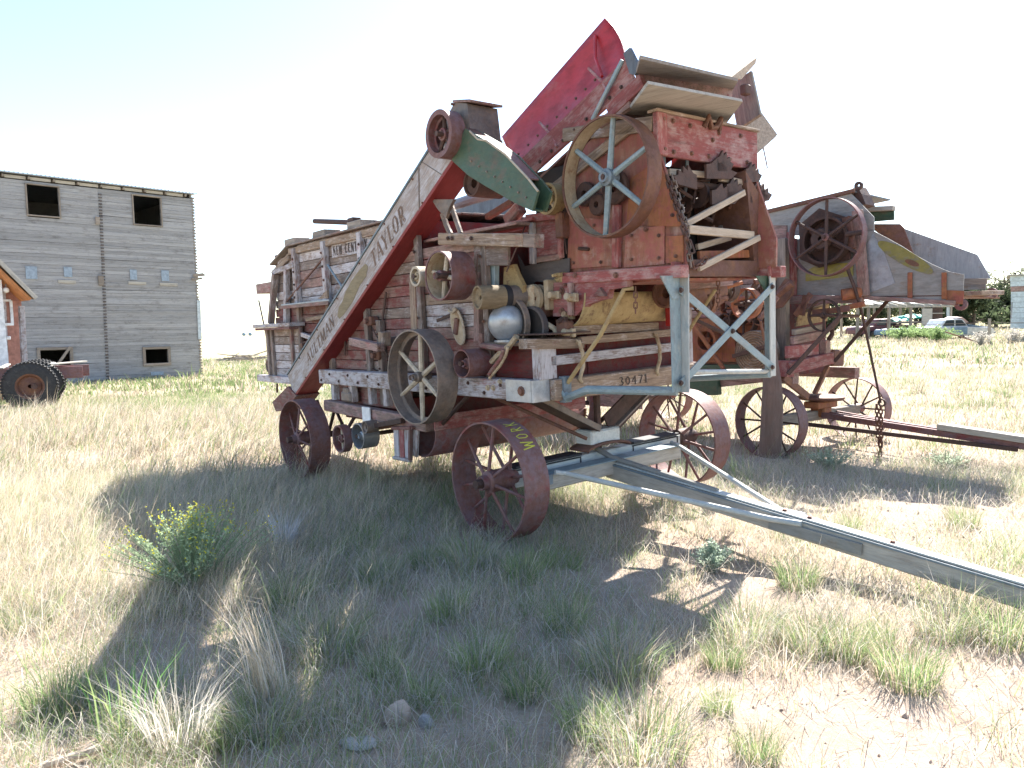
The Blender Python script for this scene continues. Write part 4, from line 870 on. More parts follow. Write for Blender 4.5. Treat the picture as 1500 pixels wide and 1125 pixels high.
# body
part('inner_shell', MB().box((-2.4, 1.05, 1.75), (4.4, 1.35, 1.5)), 'dark_red', T2)
for k in range(14):
    w0 = 1.03+k*.108
    for (a, b) in ((-4.6, -3.2), (-3.2, -1.7), (-1.7, -.2)):
        b2('plank', (a+.004, .345, w0+.05), (b-.004, .345, w0+.05), .1, .022, random.choice(['orange_rust', 'red_wood', 'pink_wood']) if w0 < 1.7 else random.choice(['barn_wood', 'pink_wood']))
for u in (-3.2, -1.7, -.2): b2('post', (u, .31, 1.0), (u, .31, 2.5), .09, .06, 'barn_wood', up=(1, 0, 0))
for i in range(9): b2('roof_board', (-4.7, .35+i*.175, 2.55), (-.3, .35+i*.175, 2.55), .165, .02, 'barn_wood', up=(0, 1, 0))
b2('main_sill', (-3.6, .26, 1.0), (.2, .26, 1.0), .15, .14, 'pink_wood'); b2('main_sill', (-3.6, 1.85, 1.0), (.2, 1.85, 1.0), .15, .14, 'pink_wood')
# orange covers, pulleys and belts on the near side
p2_('side_cover', [A2(1010, 470, .28), A2(1075, 462, .28), A2(1078, 530, .28), A2(1010, 532, .28)], (0, .05, 0), 'orange_rust')
def pul2(px_, py_, v, R, width, mat, spm, n, **k):
    c = A2(px_, py_, v); rod('shaft', T2, [(c.x, v-.03, c.z), (c.x, v+.9, c.z)], .022, 'dark_rust')
    return wheel(T2, (c.x, v, c.z), R, width, k.pop('rim', .014), n, name='pulley', rimmat=mat, spmat=spm, hubmat=mat, hub=(k.pop('hr', .045), width*.9), sr=k.pop('sr', .016), twin=False, **k)
pul2(1033, 499, .12, .17, .14, 'orange_rust', 'dark_rust', 4, rim=.04); pul2(1085, 470, .1, .2, .12, 'dark_rust', 'dark_rust', 4); pul2(1066, 448, .15, .14, .12, 'orange_rust', 'dark_rust', 3)
pul2(1060, 470, .1, .1, .12, 'dark_rust', 'dark_rust', 3); pul2(1112, 462, .12, .13, .12, 'rust', 'dark_rust', 4)
c = A2(1103, 516, -.02); mb = MB(); pr = [(.03, .0)]
for i in range(7):
    r_ = .05+i*.032; pr += [(r_, 0), (r_+.008, .022), (r_+.018, .022), (r_+.026, 0)]
pr += [(.275, .01), (.28, .16), (.03, .16)]
part('laminated_pulley', MB().lathe(pr, 44), 'tan_wood', T2, True, AX(vec(c.x, -.02, c.z)))
b2('pulley_bar', A2(1073, 522, -.08), A2(1122, 508, -.08), .05, .03, 'dark_rust')
b2('green_beam', A2(1013, 541, .25), A2(1104, 541, .25), .13, .08, 'green_paint'); b2('green_block', A2(1013, 565, .18), A2(1054, 564, .18), .27, .1, 'green_paint', ch=.012)
b2('lower_board', A2(1056, 560, .22), A2(1122, 552, .22), .13, .04, 'pink_wood'); b2('lower_board', A2(860, 580, .3), A2(940, 585, .3), .3, .04, 'pink_wood')
for (x0, y0, x1, y1, r_, m_) in ((1050, 430, 1100, 470, .03, 'rust'), (1010, 452, 1040, 455, .012, 'pale_steel'), (1012, 470, 1060, 540, .03, 'orange_rust'), (1075, 440, 1120, 430, .03, 'orange_rust'), (1130, 440, 1160, 415, .045, 'rust')):
    rod('linkage', T2, [A2(x0, y0, .05), A2(x1, y1, .05)], r_, m_)
p2_('crank_plate', [A2(1136, 428, .2), A2(1150, 408, .2), A2(1162, 412, .2), A2(1160, 430, .2), A2(1144, 450, .2), A2(1136, 452, .2)], (0, .05, 0), 'rust')
p2_('side_sheet', [A2(1130, 385, .5), A2(1130, 330, .5), A2(1152, 330, .5), A2(1152, 455, .5), A2(1132, 455, .5)], (0, .03, 0), 'pink_wood')
b2('timber', A2(1146, 350, .45), A2(1147, 535, .45), .14, .1, 'grey_timber', up=(1, 0, 0)); b2('timber', A2(1157, 340, .55), A2(1157, 420, .55), .1, .08, 'faded_red', up=(1, 0, 0))
# front frame
b2('front_beam', B2(1150, 540, .26), B2(1216, 524, .26), .15, .12, 'faded_red', ch=.008); b2('front_post', B2(1208, 498, .25), B2(1208, 531, .25), .12, .1, 'pink_wood', up=(0, 1, 0))
b2('front_rail', B2(1152, 516, .22), B2(1197, 511, .22), .15, .05, 'faded_red'); b2('front_rail', B2(1160, 499, .2), B2(1208, 489, .2), .1, .05, 'pink_wood'); b2('front_rail', B2(1162, 487, .15), B2(1206, 478, .15), .07, .05, 'grey_timber')
p2_('cream_panel', [B2(1168, 478, .1), B2(1170, 462, .1), B2(1215, 445, .1), B2(1212, 470, .1)], (-.02, 0, 0), 'ochre_iron')
b2('frame_end', B2(1214, 524, .24), B2(1230, 524, .24), .22, .14, 'rust', ch=.02); b2('frame_end', B2(1145, 540, .22), B2(1156, 540, .22), .2, .14, 'faded_red')
part('hook_iron', MB().tube([B2(1214, 497, .3), B2(1219, 490, .3), B2(1219, 482, .3), B2(1215, 476, .3)], .03, 8), 'dark_rust', T2, True)
b2('strut_bar', A2(1305, 435, 1.2), B2(1222, 530, .32), .045, .025, 'dark_rust'); b2('strut_bar', A2(1232, 462, .3), B2(1154, 548, .32), .05, .03, 'dark_rust')
# turning gear, axle, tongue
for p_, q_ in (((1147, 552), (1183, 581)), ((1213, 536), (1193, 577))): b2('brace_channel', B2(*p_, .2), B2(*q_, .08), .09, .05, 'rust', up=(0, 1, .5))
part('turning_plate', MB().lathe([(.03, 0), (.27, 0), (.3, .02), (.3, .045), (.2, .07), (.03, .07)], 28), 'rust', T2, True, Matrix.Translation(vec(.05, 1.15, .66)) @ Matrix.Rotation(math.pi/2, 4, 'X'))
part('bolster', MB().box((.05, 1.15, .60), (.22, .5, .09), ch=.02).box((.03, 1.2, .5), (.2, .22, .14), ch=.02), 'orange_rust', T2)
b2('front_axle', (.0, .05, .45), (-.02, 2.3, .45), .13, .12, 'grey_timber', ch=.008)
b2('tongue', vec(.1, 1.1, .46), vec(4.4, 1.1, .16), .075, .05, 'wheel_rust'); b2('tongue', vec(.1, 1.26, .46), vec(4.4, 1.2, .16), .075, .05, 'wheel_rust')
b2('hound_bar', vec(-.05, .8, .36), vec(2.4, 1.05, .26), .05, .04, 'dark_rust'); b2('hound_bar', vec(.0, 1.6, .46), vec(1.8, 1.3, .33), .05, .04, 'wheel_rust')
# hanging canvas belt
mb = MB(); bt = [(1128, 470, .13), (1126, 520, .15), (1130, 560, .26), (1131, 600, .30), (1130, 640, .30), (1124, 672, .30)]
for i, (x, y, wd) in enumerate(bt):
    p_ = A2(x, y, -.42); wd *= .5
    for k in range(5): a_ = (k/4-.5)*2; mb.v.append(tuple(p_+vec(a_*wd, -.03*math.cos(a_*2.4)+.02*math.sin(i*1.3), 0)))
mb.f = [(i*5+k, i*5+k+1, (i+1)*5+k+1, (i+1)*5+k) for i in range(5) for k in range(4)]
o = part('drive_belt', mb, 'canvas_belt', T2, True); md = o.modifiers.new('s', 'SOLIDIFY'); md.thickness = .012
md = o.modifiers.new('d', 'SUBSURF'); md.levels = md.render_levels = 2
# feeder hopper of grey sheet
hp = [(1150, 352), (1150, 432), (1267, 433), (1410, 444), (1412, 402), (1390, 398), (1367, 388), (1345, 376), (1320, 360), (1300, 349), (1279, 338)]
HS = p2_('hopper_side', [A2(x, y, .65) for x, y in hp], (0, .015, 0), 'dull_zinc')
far = [vec(A2(x, y, .65).x, 1.78, A2(x, y, .65).z) for x, y in hp]
p2_('hopper_side', [A2(x, y, 1.78) for x, y in ((1330, 374), (1413, 409), (1444, 411), (1444, 424), (1300, 428), (1300, 352))], (0, .012, 0), 'dull_zinc')
p2_('hopper_wing', [A2(1320, 333, 1.78), A2(1432, 373, 1.78), A2(1452, 408, 1.78), A2(1413, 410, 1.78), A2(1330, 376, 1.78)], (0, -.02, 0), 'wing_zinc')
p2_('hopper_wing', [A2(1279, 336, 1.3), A2(1281, 328, 1.3), A2(1318, 328, 1.3), A2(1324, 334, 1.3), A2(1338, 372, 1.3), A2(1300, 352, 1.3)], (0, .02, 0), 'rust')
p2_('hopper_top', [A2(1264, 326, 1.4), A2(1264, 310, 1.4), A2(1309, 304, 1.4), A2(1309, 322, 1.4)], (0, .03, 0), 'green_paint'); b2('hopper_rail', A2(1264, 307, 1.38), A2(1310, 305, 1.38), .06, .08, 'pale_board')
b2('hopper_floor', vec(.0, 1.2, 2.02), vec(1.95, 1.2, 1.96), .02, 1.1, 'rust'); b2('bottom_rail', A2(1267, 436, .63), A2(1400, 444, .63), .05, .06, 'pink_wood'); b2('bottom_rail', A2(1152, 440, .63), A2(1264, 438, .63), .1, .08, 'pink_wood')
b2('hopper_lip', vec(1.98, .68, 1.98), vec(2.0, 1.3, 2.0), .05, .28, 'tan_wood', up=(0, 0, 1)); b2('hopper_lip', A2(1413, 412, 1.5), A2(1446, 412, 1.5), .07, .03, 'grey_timber')
for p_ in (A2(1408, 446, .66), A2(1453, 430, 1.6)): part('eye_ring', MB().lathe([(.025, -.02), (.065, -.02), (.065, .02), (.025, .02)], 18), 'wheel_rust', T2, True, AX(p_))
p2_('sheet_patch', [A2(x, y, .644) for x, y in ((1268, 362), (1279, 342), (1296, 372), (1311, 415), (1268, 431))], (0, .005, 0), 'galvanised')
p2_('corner_plate', [A2(x, y, .635) for x, y in ((1384, 425), (1412, 426), (1410, 446), (1386, 443))], (0, .01, 0), 'orange_rust')
for x in (1333, 1383): b2('hopper_strap', A2(x, 399, .63), A2(x, 438, .63), .05, .02, 'orange_rust', up=(1, 0, 0))
ov = []
for i in range(26):
    t = 2*math.pi*i/26; a_, b_ = math.cos(t)*46, math.sin(t)*11; an = math.radians(29); ov.append(A2(1326+a_*math.cos(an)-b_*math.sin(an), 377+a_*math.sin(an)+b_*math.cos(an), .641))
p2_('yellow_oval', ov, (0, .003, 0), 'yellow_paint', HS)
ov = []
for i in range(18):
    t = 2*math.pi*i/18; a_, b_ = math.cos(t)*11, math.sin(t)*4; an = math.radians(20); ov.append(A2(1336+a_*math.cos(an)-b_*math.sin(an), 385+a_*math.sin(an)+b_*math.cos(an), .637))
p2_('oval_mark', ov, (0, .003, 0), 'rust', HS)
p2_('yellow_band', [A2(x, y, .641) for x, y in ((1180, 398), (1196, 388), (1220, 386), (1250, 385), (1250, 404), (1220, 408), (1180, 412))], (0, .003, 0), 'yellow_paint', HS)
rp = [(1123, 309, 1123, 345), (1240, 282, 1240, 335)]
p2_('hood_sheet', [A2(1123, 310, .7), A2(1245, 282, .7), A2(1280, 318, .7), A2(1280, 345, .7), A2(1123, 345, .7)], (0, .02, 0), 'dull_zinc')
b2('hood_top', A2(1123, 309, .7)+vec(0, .5, 0), A2(1250, 280, .7)+vec(0, .5, 0), .02, 1.0, 'dark_zinc')
b2('hood_edge', A2(1123, 310, .69), A2(1252, 279, .69), .05, .04, 'rust'); p2_('hood_bracket', [A2(1234, 286, .8), A2(1255, 272, .8), A2(1262, 284, .8), A2(1268, 299, .8), A2(1250, 305, .8)], (0, .25, 0), 'dark_rust')
part('eye_ring', MB().lathe([(.02, -.02), (.05, -.02), (.05, .02), (.02, .02)], 16), 'dark_rust', T2, True, AX(A2(1258, 272, .8)))
b2('hopper_post', A2(1256, 308, .6), A2(1266, 434, .6), .12, .06, 'pink_wood', up=(1, 0, 0)); b2('hopper_post', A2(1160, 350, .6), A2(1160, 432, .6), .12, .06, 'faded_red', up=(1, 0, 0))
pul2(1207, 347, .30, .475, .11, 'wheel_rust', 'dark_rust', 6, rim=.014, sr=.02); pul2(1207, 352, .42, .29, .12, 'dark_rust', 'dark_rust', 6, rim=.03, sr=.02)
part('gear_hub', MB().lathe([(.03, 0), (.12, 0), (.14, .04), (.09, .1), (.03, .12)], 20), 'dark_rust', T2, True, AX(A2(1201, 350, .36)))
p2_('pulley_tin', [A2(x, y, .55) for x, y in ((1170, 330), (1200, 305), (1245, 320), (1245, 380), (1200, 392), (1172, 380))], (0, .02, 0), 'dark_rust')
b2('adjuster', A2(1240, 318, .5), A2(1248, 365, .5), .1, .06, 'rust', up=(1, 0, 0)); rod('shaft', T2, [A2(1240, 343, .4), A2(1266, 340, .4)], .03, 'dark_rust')
drum(T2, A2(1233, 432, .5), A2(1262, 428, .62), .07, 'orange_rust', 'roller'); b2('roller_arm', A2(1232, 452, .5), A2(1266, 445, .5), .06, .06, 'orange_rust')
for (x0, y0, x1, y1) in ((1165, 462, 1188, 430), (1175, 462, 1180, 432), (1190, 458, 1245, 452)): b2('link_bar', A2(x0, y0, .4), A2(x1, y1, .4), .07, .03, 'rust')
pul2(1205, 462, .3, .2, .06, 'dark_rust', 'dark_rust', 4); 
for k in range(3): b2('tray_board', B2(1165, 476-k*8, .0-.02*k), B2(1210, 462-k*8, .0-.02*k), .05, .03, 'grey_timber')
# lifting pole with its chain
rod('lift_pole', T2, [A2(1240, 390, .45), A2(1253, 425, .5), A2(1263, 460, .6), A2(1290, 590, .9)], [.022, .02, .016, .014], 'dark_rust', 7)
part('pole_ring', MB().lathe([(.03, -.012), (.05, -.012), (.05, .012), (.03, .012)], 16), 'dark_rust', T2, True, AX(A2(1292, 590, .9)))
chain('lift_chain', T2, [A2(1290, 594, .9), A2(1291, 640, .88), A2(1289, 668, .86)], 'rust', .06, .009); chain('lift_chain', T2, [A2(1284, 592, .9), A2(1286, 640, .9), A2(1290, 655, .9)], 'rust', .06, .008)

# plank lying on the second machine's tongue
PL = board('plank', None, fr2.matrix() @ vec(1.55, 1.15, .435), fr2.matrix() @ vec(4.3, 1.12, .235), .07, .17, 'pale_board')
PL['label'] = 'loose weathered plank lying on the rusty tongue of the second machine'; PL['category'] = 'plank'
# ------------------------------------------------------------------ buildings and yard
def planeframe(px_, py_, d, dirx, diry):
    """a frame whose v=0 plane is a facade: u along (dirx,diry), origin on the ground under the pixel at depth d"""
    R = ray(px_, py_); p = CAM+R*d; U = Vector((dirx, diry, 0)).normalized(); V = Vector((-U.y, U.x, 0))
    return Frame(Vector((p.x, p.y, p.z)), U, V)
frb = Frame(gpt(295, 551), Vector((.70, .715, 0)), Vector((-.715, .70, 0)))
FB = frb.v
BG = thing('grain_elevator_annex', 'tall grey weathered plank granary with four dark square openings in the grass', 'building', frb.matrix())
top = FB(287, 292, 0).z; Lb = 10.2; left = -Lb
wins = [(38, 270, 87, 318), (194, 286, 236, 331), (58, 513, 103, 536), (212, 512, 246, 531)]
wr = []
for x0, y0, x1, y1 in wins:
    a, b = FB(x0, (y0), 0), FB(x1, y1, 0); wr.append((a.x, b.x, b.z, a.z))
wall = part('front_wall', MB().box((left/2, .14, top/2-.2), (Lb-.1, .02, top+.3)), 'dark_inside', BG)
H_ = .128; n = int((top+.35)/H_)+1
seam = FB(150, 400, 0).x
rb = random.Random(11)
ZB = [-.35]
for k in range(n+12): ZB.append(ZB[-1]+rb.choice([.1, .12, .128, .14, .16]))
for k in range(n):
    z0, z1 = ZB[k], min(ZB[k+1], top)
    if z0 >= top-.02: continue
    for (a, b) in ((left, seam-.002), (seam+.002, 0.)):
        segs = [(a, b)]
        for (wa, wb, wz0, wz1) in wr:
            if z1 > wz0+.02 and z0 < wz1-.02:
                ns = []
                for (s0, s1) in segs:
                    if wb <= s0 or wa >= s1: ns.append((s0, s1))
                    else:
                        if wa > s0: ns.append((s0, wa))
                        if wb < s1: ns.append((wb, s1))
                segs = ns
        for (s0, s1) in segs:
            e = rb.uniform(-.02, .025) if s1 == 0. else 0
            wp = rb.uniform(-.02, .02) if rb.random() < .2 else 0
            board('board', wall, (s0, rb.uniform(-.014, .008), (z0+z1)/2+rb.uniform(-.003, .003)+wp), (s1+e, rb.uniform(-.008, .006), (z0+z1)/2+rb.uniform(-.003, .003)), (z1-z0)-.003, .05, 'grey_board', ch=.003)
# side walls, back and floors so that openings look into a dark loft
for (c_, d_) in (((-.06, 3.2, top/2), (.08, 6.3, top+.4)), ((left, 3.2, top/2), (.08, 6.3, top+.4)), ((left/2, 6.3, top/2), (Lb, .08, top+.4)), ((left/2, 3.2, 1.9), (Lb-.2, 6.2, .06))): part('wall', MB().box(c_, d_), 'grey_board', BG)
# crib ends: butts of planks on the right corner and along the middle partition
for k in range(n):
    z0 = -.35+k*H_
    board('plank_end', BG, (-.02+rb.uniform(0, .03), -.05, z0+H_/2), (-.02+rb.uniform(0, .03), .5, z0+H_/2), .07, .12, 'grey_timber')
    if z0 < top-.2: board('plank_end', BG, (seam-.055+.002*(k-25), -.045+rb.uniform(-.01, .01), z0+H_/2), (seam+.055+.002*(k-25), -.045+rb.uniform(-.01, .01), z0+H_/2), .06, .06, 'flap')
for (x, y, w_, h_) in ((143, 323, .16, .3), (148, 411, .2, .4)): part('cleat', MB().box(FB(x, y, -.09), (w_, .05, h_)), 'grey_timber', BG)
for i, (wa, wb, wz0, wz1) in enumerate(wr):
    t_ = .05 if i < 2 else .11
    f_ = board('window_frame', BG, (wa-t_, -.06, wz1+t_/2), (wb+t_, -.06, wz1+t_/2), t_, .06, 'grey_timber')
    board('sill', f_, (wa-t_, -.06, wz0-t_/2), (wb+t_, -.06, wz0-t_/2), t_, .08, 'grey_timber')
    for x in (wa-t_/2, wb+t_/2): board('jamb', f_, (x, -.06, wz0), (x, -.06, wz1), t_, .06, 'grey_timber', up=(1, 0, 0))
bpy.context.view_layer.update()
wall_open = wall
me = wall.data; me.clear_geometry()
mb = MB()   # backing lining with real openings
xs = sorted({left+.05, -.05, *[q for w in wr for q in w[:2]]}); zs = sorted({-.35, top, *[q for w in wr for q in w[2:]]})
for x0, x1 in zip(xs, xs[1:]):
    for z0, z1 in zip(zs, zs[1:]):
        xc, zc = (x0+x1)/2, (z0+z1)/2
        if any(w[0] < xc < w[1] and w[2] < zc < w[3] for w in wr): continue
        mb.box((xc, .08, zc), (x1-x0, .03, z1-z0), ch=.0001)
off = WM[wall].translation
me.from_pydata([tuple(Vector(v)-off) for v in mb.v], [], mb.f); me.update()
board('prop_board', BG, FB(83, 536, -.12), FB(103, 508, -.12), .1, .03, 'grey_timber')
for x0, y0, x1, y1 in ((37, 390, 55, 409), (93, 391, 106, 406), (190, 395, 201, 410), (236, 396, 248, 412), (221, 545, 240, 549)):
    a, b = FB(x0, y0, -.06), FB(x1, y1, -.06); part('tin_patch', MB().box((a+b)/2, (b.x-a.x, .012, a.z-b.z)), 'sky_blue_patch', BG)
for x, y in ((93, 412), (196, 414), (242, 416)): board('ledge_board', BG, FB(x-8, y, -.06), FB(x+18, y+1, -.06), .12, .03, 'pale_board')
# eaves: corrugated roof edge, rafters
rf = board('roof', BG, (left-.3, 3.1, top+.24), (.06, 3.1, top+.2), .04, 6.6, 'galvanised')
for k in range(70):
    x = .1-k*.15; rod('rib', rf, [vec(x, -.22, top+.222+(.1-x)*.004), vec(x, 1.2, top+.222+(.1-x)*.004)], .02, 'galvanised', 5)
for k in range(12): x = -.35-k*.85; board('rafter_tail', BG, (x, -.16, top+.1), (x, .3, top+.12), .1, .06, 'grey_timber')
for k in range(11): x0 = -.4-k*.85; board('frieze_board', BG, (x0-.74, -.03, top+.1), (x0-.04, -.03, top+.1), .12, .03, 'pale_board')
for (x, y) in ((291, 403), (289, 409), (293, 404)): board('loose_board', BG, FB(x-8, y, -.1), FB(x+7, y-3+rb.uniform(-3, 3), -.12), .1, .03, 'grey_timber')
board('corner_tin', BG, FB(291, 440, -.07), FB(293, 497, -.07), .16, .02, 'pale_blue', up=(1, 0, 0))

# ------------------------------------------------------------------ cabin at the left edge
frh = Frame(gpt(38, 588), Vector((.62, .78, 0)), Vector((-.78, .62, 0)))
FH = frh.v
HS_ = thing('cabin', 'small red and tan cabin with white framed window and orange eave', 'cabin', frh.matrix())
hw = part('wall', MB().prism([FH(-90, 680, 0), FH(43, 625, 0), FH(31, 440, 0), FH(0, 400, 0), FH(-90, 310, 0)], (0, 2.6, 0)), 'house_red', HS_)
for i, x in enumerate((-22, -10, 3, 13, 23, 31)): board('siding_board', hw, FH(x, 400+(x+20)*.95, -.012), FH(x+9, 625, -.012), .17, .02, ('house_red', 'house_tan', 'white_wood')[i % 3] if i != 4 else 'house_red', up=(1, 0, 0))
er = part('roof', MB().prism([FH(-90, 288, -.75), FH(52, 434, -.75), FH(53, 438, -.75), FH(-90, 300, -.75)], (0, 3.6, 0)), 'grey_timber', HS_)
part('soffit', MB().prism([FH(-90, 305, -.7), FH(46, 437, -.7), FH(44, 440, -.7), FH(-90, 310, -.7)], (0, 3.4, 0)), 'orange_soffit', er)
board('fascia', er, FH(-60, 324, -.77), FH(53, 437, -.77), .1, .03, 'pale_board')
p, q = FH(2, 440, -.03), FH(18, 475, -.03)
wf = part('window_frame', MB().box((p.x, -.03, (p.z+q.z)/2), (.05, .05, p.z-q.z)).box((q.x, -.03, (p.z+q.z)/2), (.07, .05, p.z-q.z)).box(((p.x+q.x)/2, -.03, p.z), (q.x-p.x, .05, .06)).box(((p.x+q.x)/2, -.03, q.z), (q.x-p.x+.06, .06, .07)), 'white_paint', HS_)
part('pane', MB().box(((p.x+q.x)/2, -.012, (p.z+q.z)/2), (q.x-p.x, .01, p.z-q.z)), 'glass_dark', wf)
part('porch_panel', MB().prism([FH(-40, 400, -.35), FH(2, 410, -.35), FH(14, 548, -.35), FH(-40, 548, -.35)], (0, .04, 0)), 'white_paint', HS_)
c = FH(9, 425, -.3); part('lamp_globe', MB().lathe([(.001, -.07), (.05, -.06), (.075, -.02), (.075, .02), (.05, .06), (.001, .07)], 16, closed=False), 'lamp_glass', HS_, True, Matrix.Translation(c))
rod('lamp_stem', HS_, [c+vec(0, 0, .05), c+vec(0, .0, .16)], .02, 'iron')
part('vent_hood', MB().box(FH(12, 495, -.06), (.1, .1, .1), ch=.03), 'white_paint', HS_)

# ------------------------------------------------------------------ truck chassis with dual tyres
frc = Frame(CAM+ray(46, 594)*13.4, Vector((.55, .83, 0)), Vector((-.83, .55, 0)))
CHS = thing('truck_chassis', 'rusty brown truck chassis with black dual tyres and a board on it, beside the cabin', 'truck chassis', Matrix.Translation(gpt(46, 601)) @ Matrix.Rotation(math.radians(31), 4, 'Z') @ Matrix.Scale(1.15, 4))
def tyre(x, y):
    M_ = Matrix.Translation((x, y, .5))
    pr = [(.27, 0), (.33, .0), (.44, .012), (.5, .035), (.515, .07), (.515, .17), (.5, .2), (.44, .225), (.33, .24), (.27, .24)]
    t_ = part('tyre', MB().lathe(pr, 44), 'rubber', CHS, True, M_)
    mb = MB()
    for i in range(46):
        a_ = 2*math.pi*i/46; m3 = Matrix.Rotation(a_, 3, 'Y')
        for yy in (.04, .2): mb.box(m3 @ Vector((0, 0, .515))+Vector((0, yy, 0)), (.036, .085, .03), m3, ch=.004)
    part('tread', mb, 'rubber', t_, False, M_)['kind'] = 'stuff'
    part('rim', MB().lathe([(.04, .1), (.2, .12), (.24, .03), (.285, .02), (.29, .12), (.29, .2), (.04, .16)], 28), 'rust', t_, True, M_)
tyre(0, 0); tyre(.12, .32); tyre(.1, 1.75); tyre(.16, 2.05)
ch1 = board('chassis_rail', CHS, (-1.2, .75, .74), (1.0, .75, .74), .26, .1, 'wheel_rust'); board('chassis_rail', CHS, (-1.2, 1.6, .74), (1.15, 1.6, .74), .26, .1, 'wheel_rust')
for x in (-.4, .3, .85): board('cross_member', CHS, (x, .8, .72), (x, 1.6, .72), .14, .08, 'dark_rust')
for k in range(5): board('deck_slat', CHS, (-.5+k*.22, .3, .9), (-.44+k*.22, 1.9, .93), .03, .09, 'black_trim' if k % 2 else 'pale_board')
rod('axle', CHS, [(.08, -.02, .5), (.12, 2.3, .5)], .06, 'dark_rust')
board('loose_board', CHS, (.25, .5, .93), (1.05, 1.2, .96), .03, .2, 'pale_board')

# ------------------------------------------------------------------ pile of grey poles and branches
base = gpt(352, 531)
BP = thing('brush_pile', 'tumbled pile of grey poles and branches in the grass beyond the granary', 'brush pile', Matrix.Translation(base))
rp_ = random.Random(5)
for i in range(34):
    x = rp_.uniform(-1.3, 1.7); L_ = rp_.uniform(.5, 2.2); a_ = rp_.choice([rp_.uniform(-.35, .35), rp_.uniform(-.6, 1.)]); z = .1+rp_.random()*.35*max(.2, 1-abs(x-.4)/2)
    rod('pole', BP, [(x-L_/2*math.cos(a_), rp_.uniform(-.5, .5), z+.1-L_*.15*math.sin(a_)), (x+L_/2*math.cos(a_), rp_.uniform(-.5, .5), z+.1+L_*.22*math.sin(a_))], [rp_.uniform(.02, .05), .018], rp_.choice(['silver_stick', 'grey_timber', 'slat_wood']), 6)
rod('pole', BP, [(-1.6, 0, .65), (.9, .2, .28)], [.03, .045], 'grey_timber', 6); rod('pole', BP, [(.6, 0, .4), (2.1, .1, .85)], [.03, .04], 'grey_timber', 6); board('stump', BP, (2.15, .1, .55), (2.15, .1, 1.05), .16, .16, 'tan_wood')

# farm roller standing on the skyline
R_ = ray(362, 492); D_ = 260
pz = CAM+R_*D_; pz.z = float(hgt(pz.x, pz.y))
IM = thing('field_implement', 'small dark two wheeled implement standing on the far skyline', 'implement', Matrix.Translation(pz))
for x in (-1.1, 1.1): part('wheel', MB().lathe([(.1, -.3), (.55, -.3), (.6, 0), (.55, .3), (.1, .3)], 14), 'car_blue', IM, True, Matrix.Translation((x, 0, .6)))
rod('frame_bar', IM, [(-1.1, 0, .7), (1.1, 0, .7)], .1, 'pale_blue')

# ------------------------------------------------------------------ yard on the right: pole shed, wrecks, trees
D = 47.; R_ = ray(1330, 489); o_ = CAM+R_*D; o_.z = float(hgt(o_.x, o_.y))-.05
frs = Frame(o_, Vector((.93, .36, 0)), Vector((-.36, .93, 0))); FS = frs.v
SH = thing('pole_shed', 'open pole shed with bare rafters and pale tin roof in the far yard', 'shed', frs.matrix())
ex = FS(1394, 452, 0).x; sx = FS(1255, 452, 0).x; hz = FS(1330, 450, 0).z
for i, x in enumerate((1256, 1272, 1302, 1334, 1352, 1392)):
    u = FS(x, 470, 0).x; board('pole', SH, (u, 0, -.3), (u, 0, hz), .14, .14, 'grey_timber', up=(1, 0, 0)); board('pole', SH, (u+.2, 4, -.3), (u+.2, 4, hz+.9), .12, .12, 'grey_timber', up=(1, 0, 0))
board('eave_beam', SH, (sx-.3, 0, hz+.05), (ex+.3, 0, hz+.05), .14, .1, 'pale_board'); board('ridge_beam', SH, (sx-.3, 4, hz+.95), (ex+.3, 4, hz+.95), .14, .1, 'pale_board'); board('rail', SH, (sx, 0, hz*.52), (FS(1345, 470, 0).x, 0, hz*.52), .08, .06, 'grey_timber')
for i in range(12):
    u = sx-.1+(ex-sx+.2)*i/11; board('rafter', SH, (u, -.4, hz+.06), (u+.5, 4.3, hz+1.12), .12, .07, 'pale_board')
for i in range(5): v = .3+i*.9; board('purlin', SH, (sx-.3, v, hz+.22+v*.225), (ex+.4, v+.02, hz+.22+v*.225), .05, .08, 'white_paint')
for (a_, b_) in ((.2, .9), (1.3, 1.7), (3.1, 3.4), (4.2, 4.5)): board('roof_sheet', SH, (sx+a_+(b_-a_)/2, -.4, hz+.2), (sx+a_+(b_-a_)/2+.5, 4.3, hz+1.26), .012, b_-a_, 'white_paint', up=(0, -.2, 1))
part('white_panel', MB().box(FS(1358, 467, -.08), (.85, .04, 1.3)), 'pale_board', SH)
part('shed_wall', MB().box((FS(1377, 460, .4).x, .6, 1.1), (.9, .05, 2.2)), 'dark_rust', SH); part('shed_wall', MB().box((FS(1390, 460, 0).x, .02, 1.1), (.35, .05, 2.2)), 'pale_blue', SH)
for k in range(3): board('shelf', SH, (FS(1369, 470, 0).x, .3, .5+k*.5), (FS(1387, 470, 0).x, .3, .5+k*.5), .05, .3, 'pale_board')
# teal tarp over a pile under the shed
mb = MB(); NX, NY = 14, 8; rt = random.Random(2); c = FS(1327, 462, 1.5)
for j in range(NY):
    for i in range(NX):
        x = (i/(NX-1)-.5)*2.6; y = (j/(NY-1)-.5)*1.8; mb.v.append((c.x+x, c.y+y, 1.05+.42*max(0, 1-((x-.4)/1.5)**2)*(1-(y/1.2)**2)+rt.uniform(-.06, .06)))
mb.f = [(j*NX+i, j*NX+i+1, (j+1)*NX+i+1, (j+1)*NX+i) for j in range(NY-1) for i in range(NX-1)]
mb2 = MB(); mb2.v = [tuple(frs.matrix() @ Vector(v)) for v in mb.v]; mb2.f = mb.f
tp = part('tarp', mb2, 'teal_tarp', None, True); tp['label'] = 'crumpled teal tarp over goods under the pole shed'; tp['category'] = 'tarp'; md = tp.modifiers.new('s', 'SOLIDIFY'); md.thickness = .02
